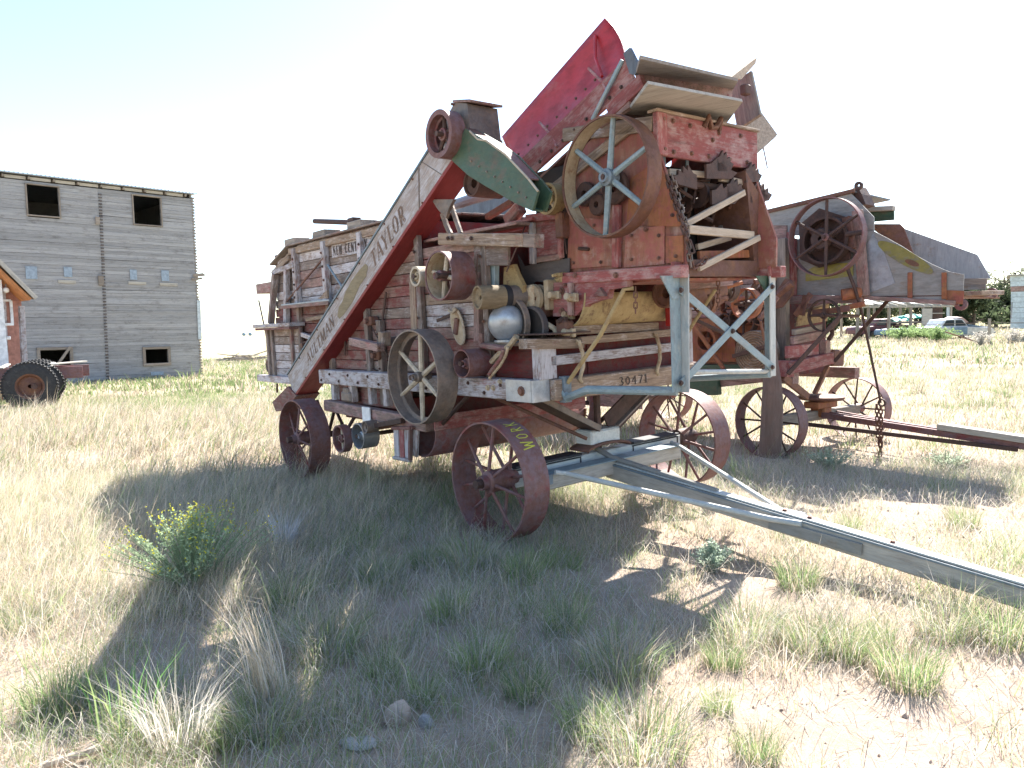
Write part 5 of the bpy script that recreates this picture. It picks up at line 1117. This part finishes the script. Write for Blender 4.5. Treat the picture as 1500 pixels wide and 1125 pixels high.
bx_ = board('load', None, frs.matrix() @ vec(c.x-1.4, c.y, .95), frs.matrix() @ vec(c.x+1.3, c.y, .95), .12, 1.7, 'flap'); bx_.name = 'wagon_deck'; bx_['label'] = 'dark flat wagon deck carrying the teal tarp under the shed'; bx_['category'] = 'wagon'
for i, x in enumerate((-1.2, 1.1)): rod('leg', bx_, [(frs.matrix() @ vec(c.x+x, c.y-.6, -.2)), (frs.matrix() @ vec(c.x+x, c.y-.6, .9))], .06, 'dark_rust')
def car(name, label, pos, ang, L_, body, hood, group=None, h=1.0, cab=True):
    T = thing(name, label, 'car', Matrix.Translation(pos) @ Matrix.Rotation(ang, 4, 'Z'), group)
    pr = [(-.5, .32), (-.5, .62), (-.47, .8), (-.28, .86), (.1, .86), (.14, .84), (.42, .78), (.49, .66), (.5, .36), (.42, .30), (.40, .42), (.35, .5), (.29, .5), (.24, .42), (.22, .3), (-.2, .3), (-.22, .42), (-.27, .5), (-.33, .5), (-.38, .42), (-.4, .3)]
    bd = part('body', MB().prism([(x*L_, -.8, z*h) for x, z in pr], (0, 1.6, 0)), body, T)
    md = bd.modifiers.new('b', 'BEVEL'); md.width = .05; md.segments = 2; md.limit_method = 'ANGLE'
    part('hood', MB().box((.28*L_, 0, .85*h), (.3*L_, 1.45, .06), Matrix.Rotation(.12, 3, 'Y'), ch=.02), hood, T)
    if cab:
        cp = part('cabin', MB().prism([(x*L_, -.68, z*h) for x, z in ((-.27, .84), (-.2, 1.28), (-.02, 1.34), (.06, 1.28), (.14, .84))], (0, 1.36, 0)), body, T); md = cp.modifiers.new('b', 'BEVEL'); md.width = .05; md.segments = 2
        for (a0, a1, b0, b1) in ((-.23, -.07, -.18, -.07), (-.05, .11, -.05, .04)): part('window', MB().prism([(a0*L_, -.7, .9*h), (a1*L_, -.7, .9*h), (b1*L_, -.685, 1.24*h), (b0*L_, -.685, 1.24*h)], (0, .02, 0)), 'glass_dark', cp)
    part('door', MB().box((-.02*L_, -.81, .6*h), (.24*L_, .03, .42*h), ch=.01), hood, T)
    for x in (-.3, .32):
        for y in (-.78, .58):
            w_ = part('wheel', MB().lathe([(.1, 0), (.3, 0), (.33, .04), (.33, .16), (.3, .2), (.1, .2)], 20), 'rubber', T, True, Matrix.Translation((x*L_, y, .31)))
            part('hubcap', MB().lathe([(.001, -.02), (.14, -.01), (.15, .02), (.001, .03)], 16), 'iron', w_, True, Matrix.Translation((x*L_, y, .31)))
    part('bumper', MB().box((.51*L_, 0, .45*h), (.06, 1.6, .12), ch=.02), 'galvanised', T)
    part('headlight', MB().lathe([(.001, -.02), (.08, -.01), (.09, .02)], 14, closed=False), 'lamp_glass', T, True, Matrix.Translation((.5*L_, -.55, .62*h)) @ Matrix.Rotation(math.pi/2, 4, 'Z'))
    return T
def gat(px_, d):
    p_ = CAM+ray(px_, 488)*d; return Vector((p_.x, p_.y, float(hgt(p_.x, p_.y))-.12))
car('wrecked_car', 'white and blue wrecked car with dull pink hood in weeds before the shed', gat(1392, 44), math.radians(8), 4.4, 'car_white', 'car_blue', h=.95)
car('wrecked_car', 'maroon car body parked in the dark under the pole shed', gat(1293, 49), math.radians(12), 4.4, 'car_maroon', 'car_maroon', h=.95)
car('wrecked_car', 'blue car body under the pole shed below the teal tarp', gat(1330, 47.5), math.radians(20), 4.0, 'car_blue', 'car_pink', h=.75, cab=False)
p = gat(1393, 43.6)+vec(.2, -.2, 1.02)
hd_ = part('car_hood', MB().prism([(p.x-1.1, p.y, p.z-.1), (p.x-.2, p.y, p.z+.32), (p.x+.35, p.y, p.z+.3), (p.x+.7, p.y, p.z+.02), (p.x+.3, p.y, p.z-.05)], (0.2, .9, .05)), 'car_pink', None); hd_['label'] = 'dull pink torn car hood thrown on the white wrecked car'; hd_['category'] = 'car hood'
# pale blue boarded shed at the right edge
frw = Frame(CAM+ray(1478, 482)*40, Vector((.84, -.54, 0)), Vector((.54, .84, 0)))
WS = thing('boarded_shed', 'pale blue boarded shed with rusty red streaks at the edge of the yard', 'shed', frw.matrix())
hw_ = frw.v(1476, 405, 0).z
part('frame', MB().box((2.1, 1.6, hw_/2), (4.0, 3.0, hw_-.02)), 'dark_zinc', WS)
for k in range(10):
    z0 = .02+k*hw_/10; bow = .12*math.sin(k/9*math.pi)*-1
    board('board', WS, (-.02+bow*-.6+(.0 if k > 4 else .08), .07, z0+hw_/20), (4.2, .07, z0+hw_/20), hw_/10-.015, .05, 'pink_wood' if k == 7 else 'pale_blue')
board('roof', WS, (-.15, 1.6, hw_+.05), (4.3, 1.6, hw_+.05), .06, 3.4, 'pale_board')
# fence post and wires
fp_ = gat(1449, 36)
FP = board('fence_post', None, fp_+vec(0, 0, -.3), fp_+vec(0, 0, 1.35), .1, .1, 'grey_timber', up=(1, 0, 0)); FP['label'] = 'thin grey fence post with stay rod before the dark trees'; FP['category'] = 'fence post'
rod('stay', FP, [fp_+vec(-2., .2, .75), fp_+vec(0, 0, .05)], .03, 'rust'); rod('wire', FP, [fp_+vec(-4, 1, 1.1), fp_+vec(0, 0, 1.15), fp_+vec(3, -.4, 1.1)], .012, 'iron', 5)
# ------------------------------------------------------------------ ground
t = NT('ground'); gc = t.coords((1, 1, 1), rnd=False)
n_big = t.noise(gc, .55, 6, .6); n_mid = t.noise(gc, 4., 8, .7); n_f = t.noise(gc, 38., 8, .75)
soil = t.ramp(n_mid, [(.25, (.29, .215, .165)), (.5, (.42, .32, .255)), (.75, (.53, .425, .345))])
lit = t.ramp(n_f, [(.35, (.23, .185, .14)), (.55, (.42, .35, .27)), (.75, (.56, .49, .39))])
col = t.mix(t.ramp(n_big, [(.38, (0, 0, 0)), (.62, (.75, .75, .75))]), soil, lit)
fld = t.ramp(t.noise(gc, .05, 7, .65), [(.3, (.30, .28, .15)), (.5, (.38, .335, .21)), (.7, (.45, .395, .265))])
ln = t.add('ShaderNodeVectorMath', operation='LENGTH'); t.l.new(gc, ln.inputs[0])
mr = t.add('ShaderNodeMapRange'); mr.inputs[1].default_value = 14; mr.inputs[2].default_value = 40; t.l.new(ln.outputs['Value'], mr.inputs[0])
col = t.mix(mr.outputs[0], col, fld)
t.l.new(col, t.b.inputs['Base Color']); t.b.inputs['Roughness'].default_value = .95; t.b.inputs['Specular IOR Level'].default_value = .1
t.bump(t.math('ADD', t.math('ADD', n_f, t.math('MULTIPLY', t.noise(gc, 120., 4, .7), .3)), t.math('MULTIPLY', n_mid, 1.5)), .55, .03)
mb = MB(); NA, NR = 200, 110
rs_ = [0]+[.35*(2200/.35)**(i/(NR-1)) for i in range(NR)]
an = np.linspace(0, 2*np.pi, NA, endpoint=False); R2, A_ = np.meshgrid(rs_[1:], an, indexing='ij'); X = R2*np.sin(A_); Y = R2*np.cos(A_); Z = hgt(X, Y)
vs = np.stack([X, Y, Z], -1).reshape(-1, 3); vs = np.vstack([[[0, 0, float(hgt(0, 0))]], vs])
fs = [(0, 1+(j+1) % NA, 1+j) for j in range(NA)]
fs += [(1+i*NA+j, 1+i*NA+(j+1) % NA, 1+(i+1)*NA+(j+1) % NA, 1+(i+1)*NA+j) for i in range(NR-1) for j in range(NA)]
me = bpy.data.meshes.new('ground'); me.from_pydata(vs.tolist(), [], fs); me.polygons.foreach_set('use_smooth', [True]*len(me.polygons)); me.materials.append(MATS['ground'])
if me.polygons[50].normal.z < 0: me.flip_normals()
gr = bpy.data.objects.new('ground', me); COL.objects.link(gr); gr['kind'] = 'structure'

# ------------------------------------------------------------------ grass
t = NT('grass'); at_ = t.add('ShaderNodeAttribute'); at_.attribute_name = 'Col'
t.l.new(at_.outputs['Color'], t.b.inputs['Base Color']); t.b.inputs['Roughness'].default_value = .75; t.b.inputs['Specular IOR Level'].default_value = .2
tr_ = t.add('ShaderNodeBsdfTranslucent'); t.l.new(at_.outputs['Color'], tr_.inputs[0]); ms = t.add('ShaderNodeMixShader'); ms.inputs[0].default_value = .5
t.l.new(t.b.outputs[0], ms.inputs[1]); t.l.new(tr_.outputs[0], ms.inputs[2]); t.l.new(ms.outputs[0], t.n['Material Output'].inputs[0])
def blades(name, P, H, Wd, lean, leandir, col, z0=None):
    """one mesh of curved tapered blades; col per blade"""
    n = len(P); a = RNG.uniform(0, 2*np.pi, n); side = np.stack([np.cos(a), np.sin(a), 0*a], -1)*Wd[:, None]/2
    ld = np.stack([np.cos(leandir), np.sin(leandir), 0*leandir], -1)
    up = np.array([0, 0, 1.])
    mid = P+ld*(lean*H*.32)[:, None]+up*(H*.55)[:, None]*np.sqrt(np.clip(1-(lean*.45)**2, .1, 1))[:, None]
    tip = P+ld*(lean*H)[:, None]+up*(H*np.sqrt(np.clip(1-(lean*.8)**2, .06, 1)))[:, None]
    V = np.stack([P-side, P+side, mid+side*.75, mid-side*.75, tip], 1).reshape(-1, 3)
    me = bpy.data.meshes.new(name); me.vertices.add(5*n); me.vertices.foreach_set('co', V.ravel().astype(np.float32))
    b = (np.arange(n)*5)[:, None]; lp = np.concatenate([b+np.array([[0, 1, 2, 3]]), b+np.array([[3, 2, 4]])], 1).ravel()
    me.loops.add(7*n); me.loops.foreach_set('vertex_index', lp.astype(np.int32)); me.polygons.add(2*n)
    ls = np.stack([np.arange(n)*7, np.arange(n)*7+4], 1).ravel(); me.polygons.foreach_set('loop_start', ls.astype(np.int32))
    me.update(calc_edges=True); me.validate()
    ca = me.color_attributes.new('Col', 'FLOAT_COLOR', 'POINT'); c4 = np.ones((n, 5, 4), np.float32); c4[:, :, :3] = col[:, None, :]
    ca.data.foreach_set('color', c4.ravel()); me.materials.append(MATS['grass']); return me
def nz(x, y, s, seed):
    r = np.random.default_rng(seed); o = 0
    for k in range(5):
        a = r.uniform(0, 6.28); f = s*(1.7**k)*r.uniform(.8, 1.2); ph = r.uniform(0, 6.28); o = o+np.sin((x*np.cos(a)+y*np.sin(a))*f+ph+1.3*np.sin((x*np.sin(a)-y*np.cos(a))*f*.7+ph*2))*.75**k
    return o/2.2
STRAW = np.array([.60, .50, .37]); PALE = np.array([.70, .635, .55]); GREEN = np.array([.19, .275, .12]); LIME = np.array([.32, .395, .17]); GREY = np.array([.47, .455, .41]); TAN = np.array([.48, .385, .25])
BARE = [(920, 850, .42), (1000, 800, .5), (955, 1050, .4), (1310, 1085, .45), (1250, 1050, .3), (1290, 735, .8), (1400, 750, .6), (1470, 1005, .4), (200, 840, .22), (90, 670, .5), (600, 905, .25), (1120, 1050, .3), (870, 920, .2), (1060, 870, .35), (1330, 780, .35), (740, 1060, .2), (250, 640, .5)]
BW = [(gpt(a, b), r) for a, b, r in BARE]
def zone(x, y):
    """how green, how straw-tall and how dense the grass stands at a place"""
    az = x/np.maximum(y, .5)
    green = .49+.38*nz(x, y, .9, 1)
    straw = smooth(-.05, -.3, az)*smooth(3.2, 4.6, y)*(1-smooth(16, 20, y))
    green = green-.30*straw
    green = green+.55*smooth(15, 18, y)*(1-smooth(26, 32, y))*smooth(.1, -.1, az)*(.6+.5*nz(x, y, .3, 6))
    green = green-.18*smooth(.1, .35, az)-.26*smooth(7.5, 10, y)*(1-.9*smooth(15, 18, y)*smooth(.1, -.1, az))
    dens = np.clip(.85+.45*nz(x, y, 1.3, 2), .12, 1.)
    dens = dens*(1-.3*smooth(.05, .3, az))
    dens = np.maximum(dens, straw*.95)
    for p, r in BW: dens = dens*(1-.96*np.exp(-((x-p.x)**2+(y-p.y)**2)/(r*r)))
    return np.clip(green, .03, .95), straw, dens
def field(name, y0, y1, per_m2, tuft_n, hs, wd, spread, flower=False):
    area = .72*(y1*y1-y0*y0)+1.6*(y1-y0); n = int(area*per_m2/tuft_n)
    yy = np.sqrt(RNG.uniform(y0*y0, y1*y1, n)); xx = RNG.uniform(-1, 1, n)*(.72*yy+.8)
    g, s, d = zone(xx, yy); keep = RNG.uniform(0, 1, n) < d; xx, yy, g, s = xx[keep], yy[keep], g[keep], s[keep]; n = len(xx)
    isg = RNG.uniform(0, 1, n) < g; th = RNG.lognormal(-.05, .38, n)*(1+.75*s*(~isg)); k = np.maximum(3, (tuft_n*RNG.lognormal(-.1, .6, n)).astype(int))
    idx = np.repeat(np.arange(n), k); m_ = len(idx); rad = spread*RNG.lognormal(0, .35, n)
    dx, dy = RNG.normal(0, 1, (2, m_)); x = xx[idx]+dx*rad[idx]; y = yy[idx]+dy*rad[idx]
    H = hs*th[idx]*RNG.uniform(.35, 1.15, m_); gi = isg[idx] ^ (RNG.uniform(0, 1, m_) < .18)
    c = np.where(gi[:, None], GREEN+(LIME-GREEN)*RNG.uniform(0, 1, (m_, 1)), STRAW+(np.where(RNG.uniform(0, 1, (m_, 1)) < .5, PALE, np.where(RNG.uniform(0, 1, (m_, 1)) < .5, GREY, TAN))-STRAW)*RNG.uniform(0, 1, (m_, 1)))
    c = c*RNG.uniform(.75, 1.2, (m_, 1))*{'near_grass': 1.12, 'mid_grass': .86, 'far_grass': .74}[name]
    out = np.arctan2(dy, dx); wind = RNG.normal(-.35, .5, m_); si = s[idx]
    ldir = np.where(RNG.uniform(0, 1, m_) < .55*si+.12, wind, out+RNG.normal(0, .5, m_)); lean = np.clip(RNG.normal(.55+.15*si, .28, m_), .02, 1.2)
    P = np.stack([x, y, hgt(x, y)-.01], -1)
    me = blades(name, P, H, wd*RNG.uniform(.6, 1.3, m_), lean, ldir, c)
    o = bpy.data.objects.new(name, me); COL.objects.link(o); o['kind'] = 'stuff'; o['label'] = {'near_grass': 'dry straw and green prairie grass growing round the machines', 'mid_grass': 'pale dry prairie grass behind the machines', 'far_grass': 'distant pale prairie grass of the open field'}[name]; o['category'] = 'grass'
    return m_
N1 = field('near_grass', 2.2, 8.5, 4000, 26, .15, .0030, .065)
N2 = field('mid_grass', 8.5, 22, 700, 26, .17, .009, .12)
N3 = field('far_grass', 22, 62, 62, 14, .22, .035, .3)
# fallen straw lying flat
n = 70000; yy = np.sqrt(RNG.uniform(2.2**2, 9**2, n)); xx = RNG.uniform(-1, 1, n)*(.72*yy+.8); a = RNG.uniform(0, 6.28, n)
g, s, d = zone(xx, yy); kp = RNG.uniform(0, 1, n) < .25+.75*d; xx, yy, a = xx[kp], yy[kp], a[kp]; n = len(xx)
P = np.stack([xx, yy, hgt(xx, yy)+RNG.uniform(.002, .03, n)], -1); L_ = RNG.uniform(.06, .26, n)
me = blades('fallen_straw', P, L_, RNG.uniform(.002, .0045, n), np.full(n, 1.2), a, (np.where(RNG.uniform(0, 1, (n, 1)) < .5, PALE, GREY)*RNG.uniform(.6, 1.1, (n, 1))))
o = bpy.data.objects.new('fallen_straw', me); COL.objects.link(o); o['kind'] = 'stuff'; o['label'] = 'fallen dry straw littering the sandy ground'; o['category'] = 'straw'

# ------------------------------------------------------------------ single plants
def tuft_mesh(name, n, h, rad, cols, lean=.4, wd=.004, ldir=None, spread_dir=.5):
    a = RNG.uniform(0, 6.28, n); r = rad*np.sqrt(RNG.uniform(0, 1, n)); P = np.stack([np.cos(a)*r, np.sin(a)*r, np.zeros(n)-.01], -1)
    ci = RNG.integers(0, len(cols), n); c = np.array(cols)[ci]*RNG.uniform(.75, 1.25, (n, 1))
    d_ = a+RNG.normal(0, spread_dir, n) if ldir is None else RNG.normal(ldir, spread_dir, n)
    return blades(name, P, h*RNG.uniform(.4, 1.1, n), wd*RNG.uniform(.6, 1.3, n), np.clip(RNG.normal(lean, .18, n), .02, 1.), d_, c)
tm = [tuft_mesh('grass_tuft', 420, .21, .11, [GREEN, GREEN, LIME, STRAW], .5, .003), tuft_mesh('grass_tuft', 330, .19, .09, [GREEN, LIME, LIME, PALE], .42, .003), tuft_mesh('grass_tuft', 480, .23, .14, [GREEN, STRAW, LIME, GREY], .6, .003), tuft_mesh('grass_tuft', 70, .13, .035, [LIME, LIME, GREEN], .4, .003)]
LAND = [(735, 800, 'before the wheel chalked with a word'), (1200, 790, 'beside the long tongue'), (1420, 860, 'below the far end of the tongue'), (583, 1058, 'beside the brown stone'), (526, 1092, 'beside the flat grey stone'), (285, 862, 'beside the yellow flowered weed'), (418, 805, 'beside the silvery dead bush'), (400, 1040, 'beside the bleached seed grass'), (1042, 838, 'beside the low pale sage bush'), (190, 1075, 'beside the broad green shoots'), (880, 1000, 'in the deep shade of the feeder'), (1090, 1000, 'at the sunlit edge of the shadow')]
spots = [(830, 925, 0), (912, 985, 2), (1050, 1040, 1), (425, 890, 0), (385, 1075, 2), (200, 1090, 2), (655, 905, 1), (560, 850, 2), (1245, 775, 1), (1330, 1000, 0), (1290, 940, 1), (985, 882, 3), (842, 835, 3), (1110, 1110, 0), (690, 830, 2), (765, 850, 0), (620, 830, 0), (700, 985, 1), (770, 1020, 0), (560, 990, 1), (480, 960, 2), (620, 1030, 1), (860, 1075, 1), (1170, 860, 0), (1150, 790, 2), (1090, 935, 2), (1410, 770, 0), (1060, 975, 0), (940, 1100, 2), (480, 810, 2), (540, 790, 1), (1010, 760, 3), (1035, 770, 3), (1190, 950, 2), (1240, 960, 0), (330, 1090, 0), (90, 1040, 0), (40, 920, 2), (1380, 930, 2), (1470, 940, 0)]
for i, (x, y, k) in enumerate(spots):
    o = bpy.data.objects.new('grass_tuft', tm[k]); COL.objects.link(o); o.location = gpt(x, y); o.rotation_euler.z = i*1.7; sc = 1+.25*math.sin(i*2.3); o.scale = (sc, sc, sc)
    near = min(((abs(x-a)+abs(y-b)*1.3, s) for a, b, s in LAND)); wh_ = near[1] if near[0] < 190 else 'on open sandy ground'
    kd = ['dense green bunchgrass tuft', 'bright green upright grass tuft', 'broad half dry bunchgrass tuft', 'small bright green grass sprout'][k]
    o['label'] = kd+' '+wh_; o['category'] = 'grass tuft'; o['group'] = kd.split(' ', 1)[0]+' grass tufts '+wh_
def single(name, label, cat, me, px_, py_, sc=1., rz=0.):
    o = bpy.data.objects.new(name, me); COL.objects.link(o); o.location = gpt(px_, py_); o.scale = (sc,)*3; o.rotation_euler.z = rz; o['label'] = label; o['category'] = cat; return o
single('dry_grass_clump', 'tall bleached seed grass clump leaning left in the shade', 'grass clump', tuft_mesh('dry_grass_clump', 170, .55, .08, [PALE, STRAW, STRAW], .55, .004, 2.6, .35), 400, 1040)
single('dry_grass_clump', 'pale bleached grass clump bending right beside bright green shoots', 'grass clump', tuft_mesh('dry_grass_clump', 200, .42, .1, [PALE, PALE, GREY], .6, .004), 265, 1095)
single('silver_bush', 'silvery dead bush of thin upright twigs beside the flowering weed', 'dead bush', tuft_mesh('silver_bush', 200, .36, .06, [np.array([.60, .60, .62]), np.array([.70, .69, .70])], .42, .005), 418, 805)
single('green_shoots', 'bright green broad bladed shoots at the foot of the bleached clump', 'grass clump', tuft_mesh('green_shoots', 46, .38, .12, [LIME, np.array([.16, .33, .10])], .3, .009), 190, 1075)
def herb(name, n_st, h, rad, leafcol, n_leaf, leaf, flowers=0):
    mb = MB(); r = random.Random(n_st); cols = []
    def quad(p, d, w, l, c):
        d = d.normalized(); s_ = d.orthogonal().normalized(); s_ = Matrix.Rotation(r.uniform(0, 6.28), 3, d) @ s_
        mb.add([p, p+d*l*.5+s_*w/2, p+d*l, p+d*l*.5-s_*w/2], [(0, 1, 2, 3)]); cols.extend([c]*4)
    for i in range(n_st):
        a_ = r.uniform(0, 6.28); t_ = r.uniform(.0, 1); tp_ = Vector((math.cos(a_)*rad*t_, math.sin(a_)*rad*t_, h*(1-.35*t_*t_)*r.uniform(.7, 1.1))); b0 = Vector((tp_.x*.15, tp_.y*.15, 0))
        k0 = len(mb.v); mb.tube([b0, b0.lerp(tp_, .5)+Vector((0, 0, h*.06)), tp_], [.004, .003, .0015], 4); cols.extend([tuple(q*.8 for q in leafcol)]*(len(mb.v)-k0))
        for j in range(n_leaf):
            f = .15+.85*r.random(); p = b0.lerp(tp_, f)+Vector((0, 0, h*.06*math.sin(f*3.14))); q = r.uniform(.7, 1.3)
            quad(p, Vector((r.gauss(0, 1), r.gauss(0, 1), r.gauss(.6, .6))), leaf*.35, leaf*r.uniform(.6, 1.3), tuple(c*q for c in leafcol))
        for j in range(flowers):
            quad(tp_+Vector((r.gauss(0, .012), r.gauss(0, .012), r.gauss(0, .02))), Vector((r.gauss(0, 1), r.gauss(0, 1), r.gauss(.5, 1))), .011, .013, (.62, .58, .06))
    me = mb.mesh(name); ca = me.color_attributes.new('Col', 'FLOAT_COLOR', 'POINT'); ca.data.foreach_set('color', np.array([(*c, 1) for c in cols], np.float32).ravel()); me.materials.append(MATS['grass']); return me
single('flowering_weed', 'leafy green weed bush with small yellow flowers, half in the shadow', 'weed', herb('flowering_weed', 150, .50, .56, (.38, .48, .30), 20, .028, 4), 285, 862)
single('sagebrush', 'low pale sage green bush on the bare soil by the tongue', 'sagebrush', herb('sagebrush', 60, .2, .18, (.46, .54, .42), 22, .026), 1042, 838)
sg = herb('sagebrush', 60, .26, .32, (.42, .48, .36), 20, .035)
single('sagebrush', 'pale sage bush in front of the second machine wheels', 'sagebrush', sg, 1215, 690)
single('sagebrush', 'pale sage bush beside the chain of the second machine', 'sagebrush', sg, 1385, 690, .9, 1.)
wd_ = herb('dry_weed', 60, .55, .6, (.52, .49, .45), 18, .07)
for i, (x, y, sc) in enumerate(((1436, 506, 1.2), (1484, 503, 1.3))):
    o = single('dry_weed', 'pale bleached dry weed clump in the open yard', 'weed', wd_, x, y, sc, i); o['group'] = 'bleached weeds in the yard'
gw = herb('green_weed', 90, .7, 1.1, (.25, .34, .15), 22, .12)
for i, (x, y) in enumerate(((1345, 497), (1375, 500), (1322, 499))):
    o = single('green_weed', 'bright green weed patch before the pole shed', 'weed', gw, x, y, 1.1, i*2.); o['group'] = 'green weeds before the shed'
# clods and pebbles on the bare soil
n = 5200; yy = np.sqrt(RNG.uniform(2.2**2, 8.5**2, n)); xx = RNG.uniform(-1, 1, n)*(.72*yy+.6); g, s, d = zone(xx, yy); kp = RNG.uniform(0, 1, n) < np.clip(1.1-d, .12, 1)
xx, yy = xx[kp], yy[kp]; n = len(xx); rr_ = RNG.lognormal(-5.15, .5, n); zz = hgt(xx, yy)
OV = np.array([[1, 0, 0], [0, 1, 0], [-1, 0, 0], [0, -1, 0], [0, 0, 1], [0, 0, -1]], float); OFc = np.array([[0, 1, 4], [1, 2, 4], [2, 3, 4], [3, 0, 4], [1, 0, 5], [2, 1, 5], [3, 2, 5], [0, 3, 5]])
PV = (np.stack([xx, yy, zz+rr_*.3], -1)[:, None, :]+OV[None]*rr_[:, None, None]*RNG.uniform(.6, 1.3, (n, 6, 1))*np.array([1, 1, .75])).reshape(-1, 3)
me = bpy.data.meshes.new('pebbles'); me.from_pydata(PV.tolist(), [], (np.arange(n)[:, None, None]*6+OFc[None]).reshape(-1, 3).tolist()); me.materials.append(MATS['rock'])
o = bpy.data.objects.new('pebbles', me); COL.objects.link(o); o['kind'] = 'stuff'; o['label'] = 'small clods and pebbles scattered over the bare sandy soil'; o['category'] = 'pebbles'
# stones and scraps
def stone(px_, py_, d_, mat, label, seed, cat='stone', name='stone'):
    r = random.Random(seed); bm = bmesh.new(); bmesh.ops.create_icosphere(bm, subdivisions=2, radius=1)
    for v in bm.verts: v.co *= 1+.22*math.sin(v.co.x*3+seed)*math.cos(v.co.y*2.4+seed)+r.uniform(-.07, .07); v.co.x *= d_[0]; v.co.y *= d_[1]; v.co.z *= d_[2]
    me = bpy.data.meshes.new(name); bm.to_mesh(me); bm.free(); me.materials.append(MATS[mat]); o = bpy.data.objects.new(name, me); COL.objects.link(o); o.location = gpt(px_, py_)+Vector((0, 0, d_[2]*.5)); o.rotation_euler.z = seed; o['label'] = label; o['category'] = cat
stone(583, 1058, (.07, .05, .06), 'rock', 'brown stone lying in the shaded grass', 1); stone(625, 1062, (.04, .03, .03), 'rock_grey', 'small grey stone beside the brown stone', 5)
stone(526, 1092, (.075, .05, .018), 'rock_grey', 'flat pale grey stone slab in the shaded grass', 3); stone(313, 680, (.13, .06, .02), 'white_paint', 'flat white scrap lying at the edge of the shadow', 2, 'scrap', 'scrap')
p = gpt(60, 1135); q = gpt(148, 1108)
o = rod('stick', None, [p+Vector((0, 0, .03)), q+Vector((0, 0, .035))], .018, 'slat_wood'); o['label'] = 'short bare stick lying in the corner of the grass'; o['category'] = 'stick'
# ------------------------------------------------------------------ trees of the yard
def tree(px_, d, h, rad, col, label, seed, n=4200, leaf=.17, trunk=.16, low=.12, group='trees behind the yard'):
    r = np.random.default_rng(seed); rr = random.Random(seed); p = gat(px_, d); p.z += .05
    T = thing('tree', label, 'tree', Matrix.Translation(p), group); mb = MB(); cl = []
    tops = Vector((rr.uniform(-.3, .3), 0, h*.75)); mb.tube([(0, 0, -.2), (rr.uniform(-.1, .1), 0, h*.3), tops], [trunk, trunk*.7, trunk*.2], 8)
    for i in range(15):
        f = rr.uniform(.12, .8); a_ = rr.uniform(0, 6.28); b0 = Vector((0, 0, 0)).lerp(tops, f); L_ = rad*rr.uniform(.5, 1.)*(1.1-f*.5); e = b0+Vector((math.cos(a_)*L_, math.sin(a_)*L_, rr.uniform(.05, .5)*h*.4))
        mb.tube([b0, b0.lerp(e, .5)+Vector((0, 0, .1)), e], [trunk*.4, trunk*.25, .02], 5); cl.append((e, rr.uniform(.3, .55)*rad*.8)); cl.append((b0.lerp(e, .6), rr.uniform(.25, .45)*rad*.8))
    cl.append((tops, rad*.4)); part('trunk', mb, 'bark', T)
    k = r.integers(0, len(cl), n); ce = np.array([tuple(c[0]) for c in cl])[k]; cr_ = np.array([c[1] for c in cl])[k]
    v = r.normal(0, 1, (n, 3)); v /= np.linalg.norm(v, axis=1)[:, None]; P = ce+v*(cr_*r.uniform(.35, 1.1, n))[:, None]*np.array([1, 1, .8]); P[:, 2] = np.maximum(P[:, 2], low*h)
    a_ = r.normal(0, 1, (n, 3)); a_ /= np.linalg.norm(a_, axis=1)[:, None]; b_ = np.cross(a_, r.normal(0, 1, (n, 3))); b_ /= np.linalg.norm(b_, axis=1)[:, None]; s_ = leaf*r.uniform(.5, 1.2, (n, 1))
    V = np.stack([P-a_*s_, P+b_*s_*.5, P+a_*s_, P-b_*s_*.5], 1).reshape(-1, 3); me = bpy.data.meshes.new('crown'); me.from_pydata(V.tolist(), [], [(4*i, 4*i+1, 4*i+2, 4*i+3) for i in range(n)])
    tone = np.array([.6+.8*rr.random() for _ in cl])[k]; c4 = np.ones((n, 4, 4), np.float32); c4[:, :, :3] = (np.array(col)[None, :]*tone[:, None]*r.uniform(.7, 1.3, (n, 1)))[:, None, :]
    ca = me.color_attributes.new('Col', 'FLOAT_COLOR', 'POINT'); ca.data.foreach_set('color', c4.ravel()); me.materials.append(MATS['grass']); attach(bpy.data.objects.new('crown', me), T, Matrix.Identity(4))
DG = (.065, .085, .045)
tree(1425, 56, 4.4, 2.6, DG, 'dark leafy tree with forked trunk between shed and boarded shed', 1, 6000); tree(1458, 60, 4.0, 2.4, DG, 'dark bushy tree beside the pale blue boarded shed', 2, 5200)
tree(1470, 72, 7.0, 2.6, (.17, .18, .13), 'tall thin grey green tree rising behind the boarded shed', 3, 2200, .14); tree(1218, 58, 2.9, 1.8, DG, 'low dark round bush left of the pole shed', 4, 3600)
tree(1340, 68, 4.0, 2.6, (.09, .11, .06), 'green tree standing behind the pole shed roof', 5, 4200); tree(1285, 66, 3.6, 2.4, (.10, .12, .06), 'smaller green tree seen through the pole shed', 6, 3600); tree(1400, 64, 3.4, 2.2, (.08, .10, .05), 'bushy green tree at the end of the pole shed', 7, 3600)
print('BLADES', N1, N2, N3, 'objects', len(bpy.data.objects))
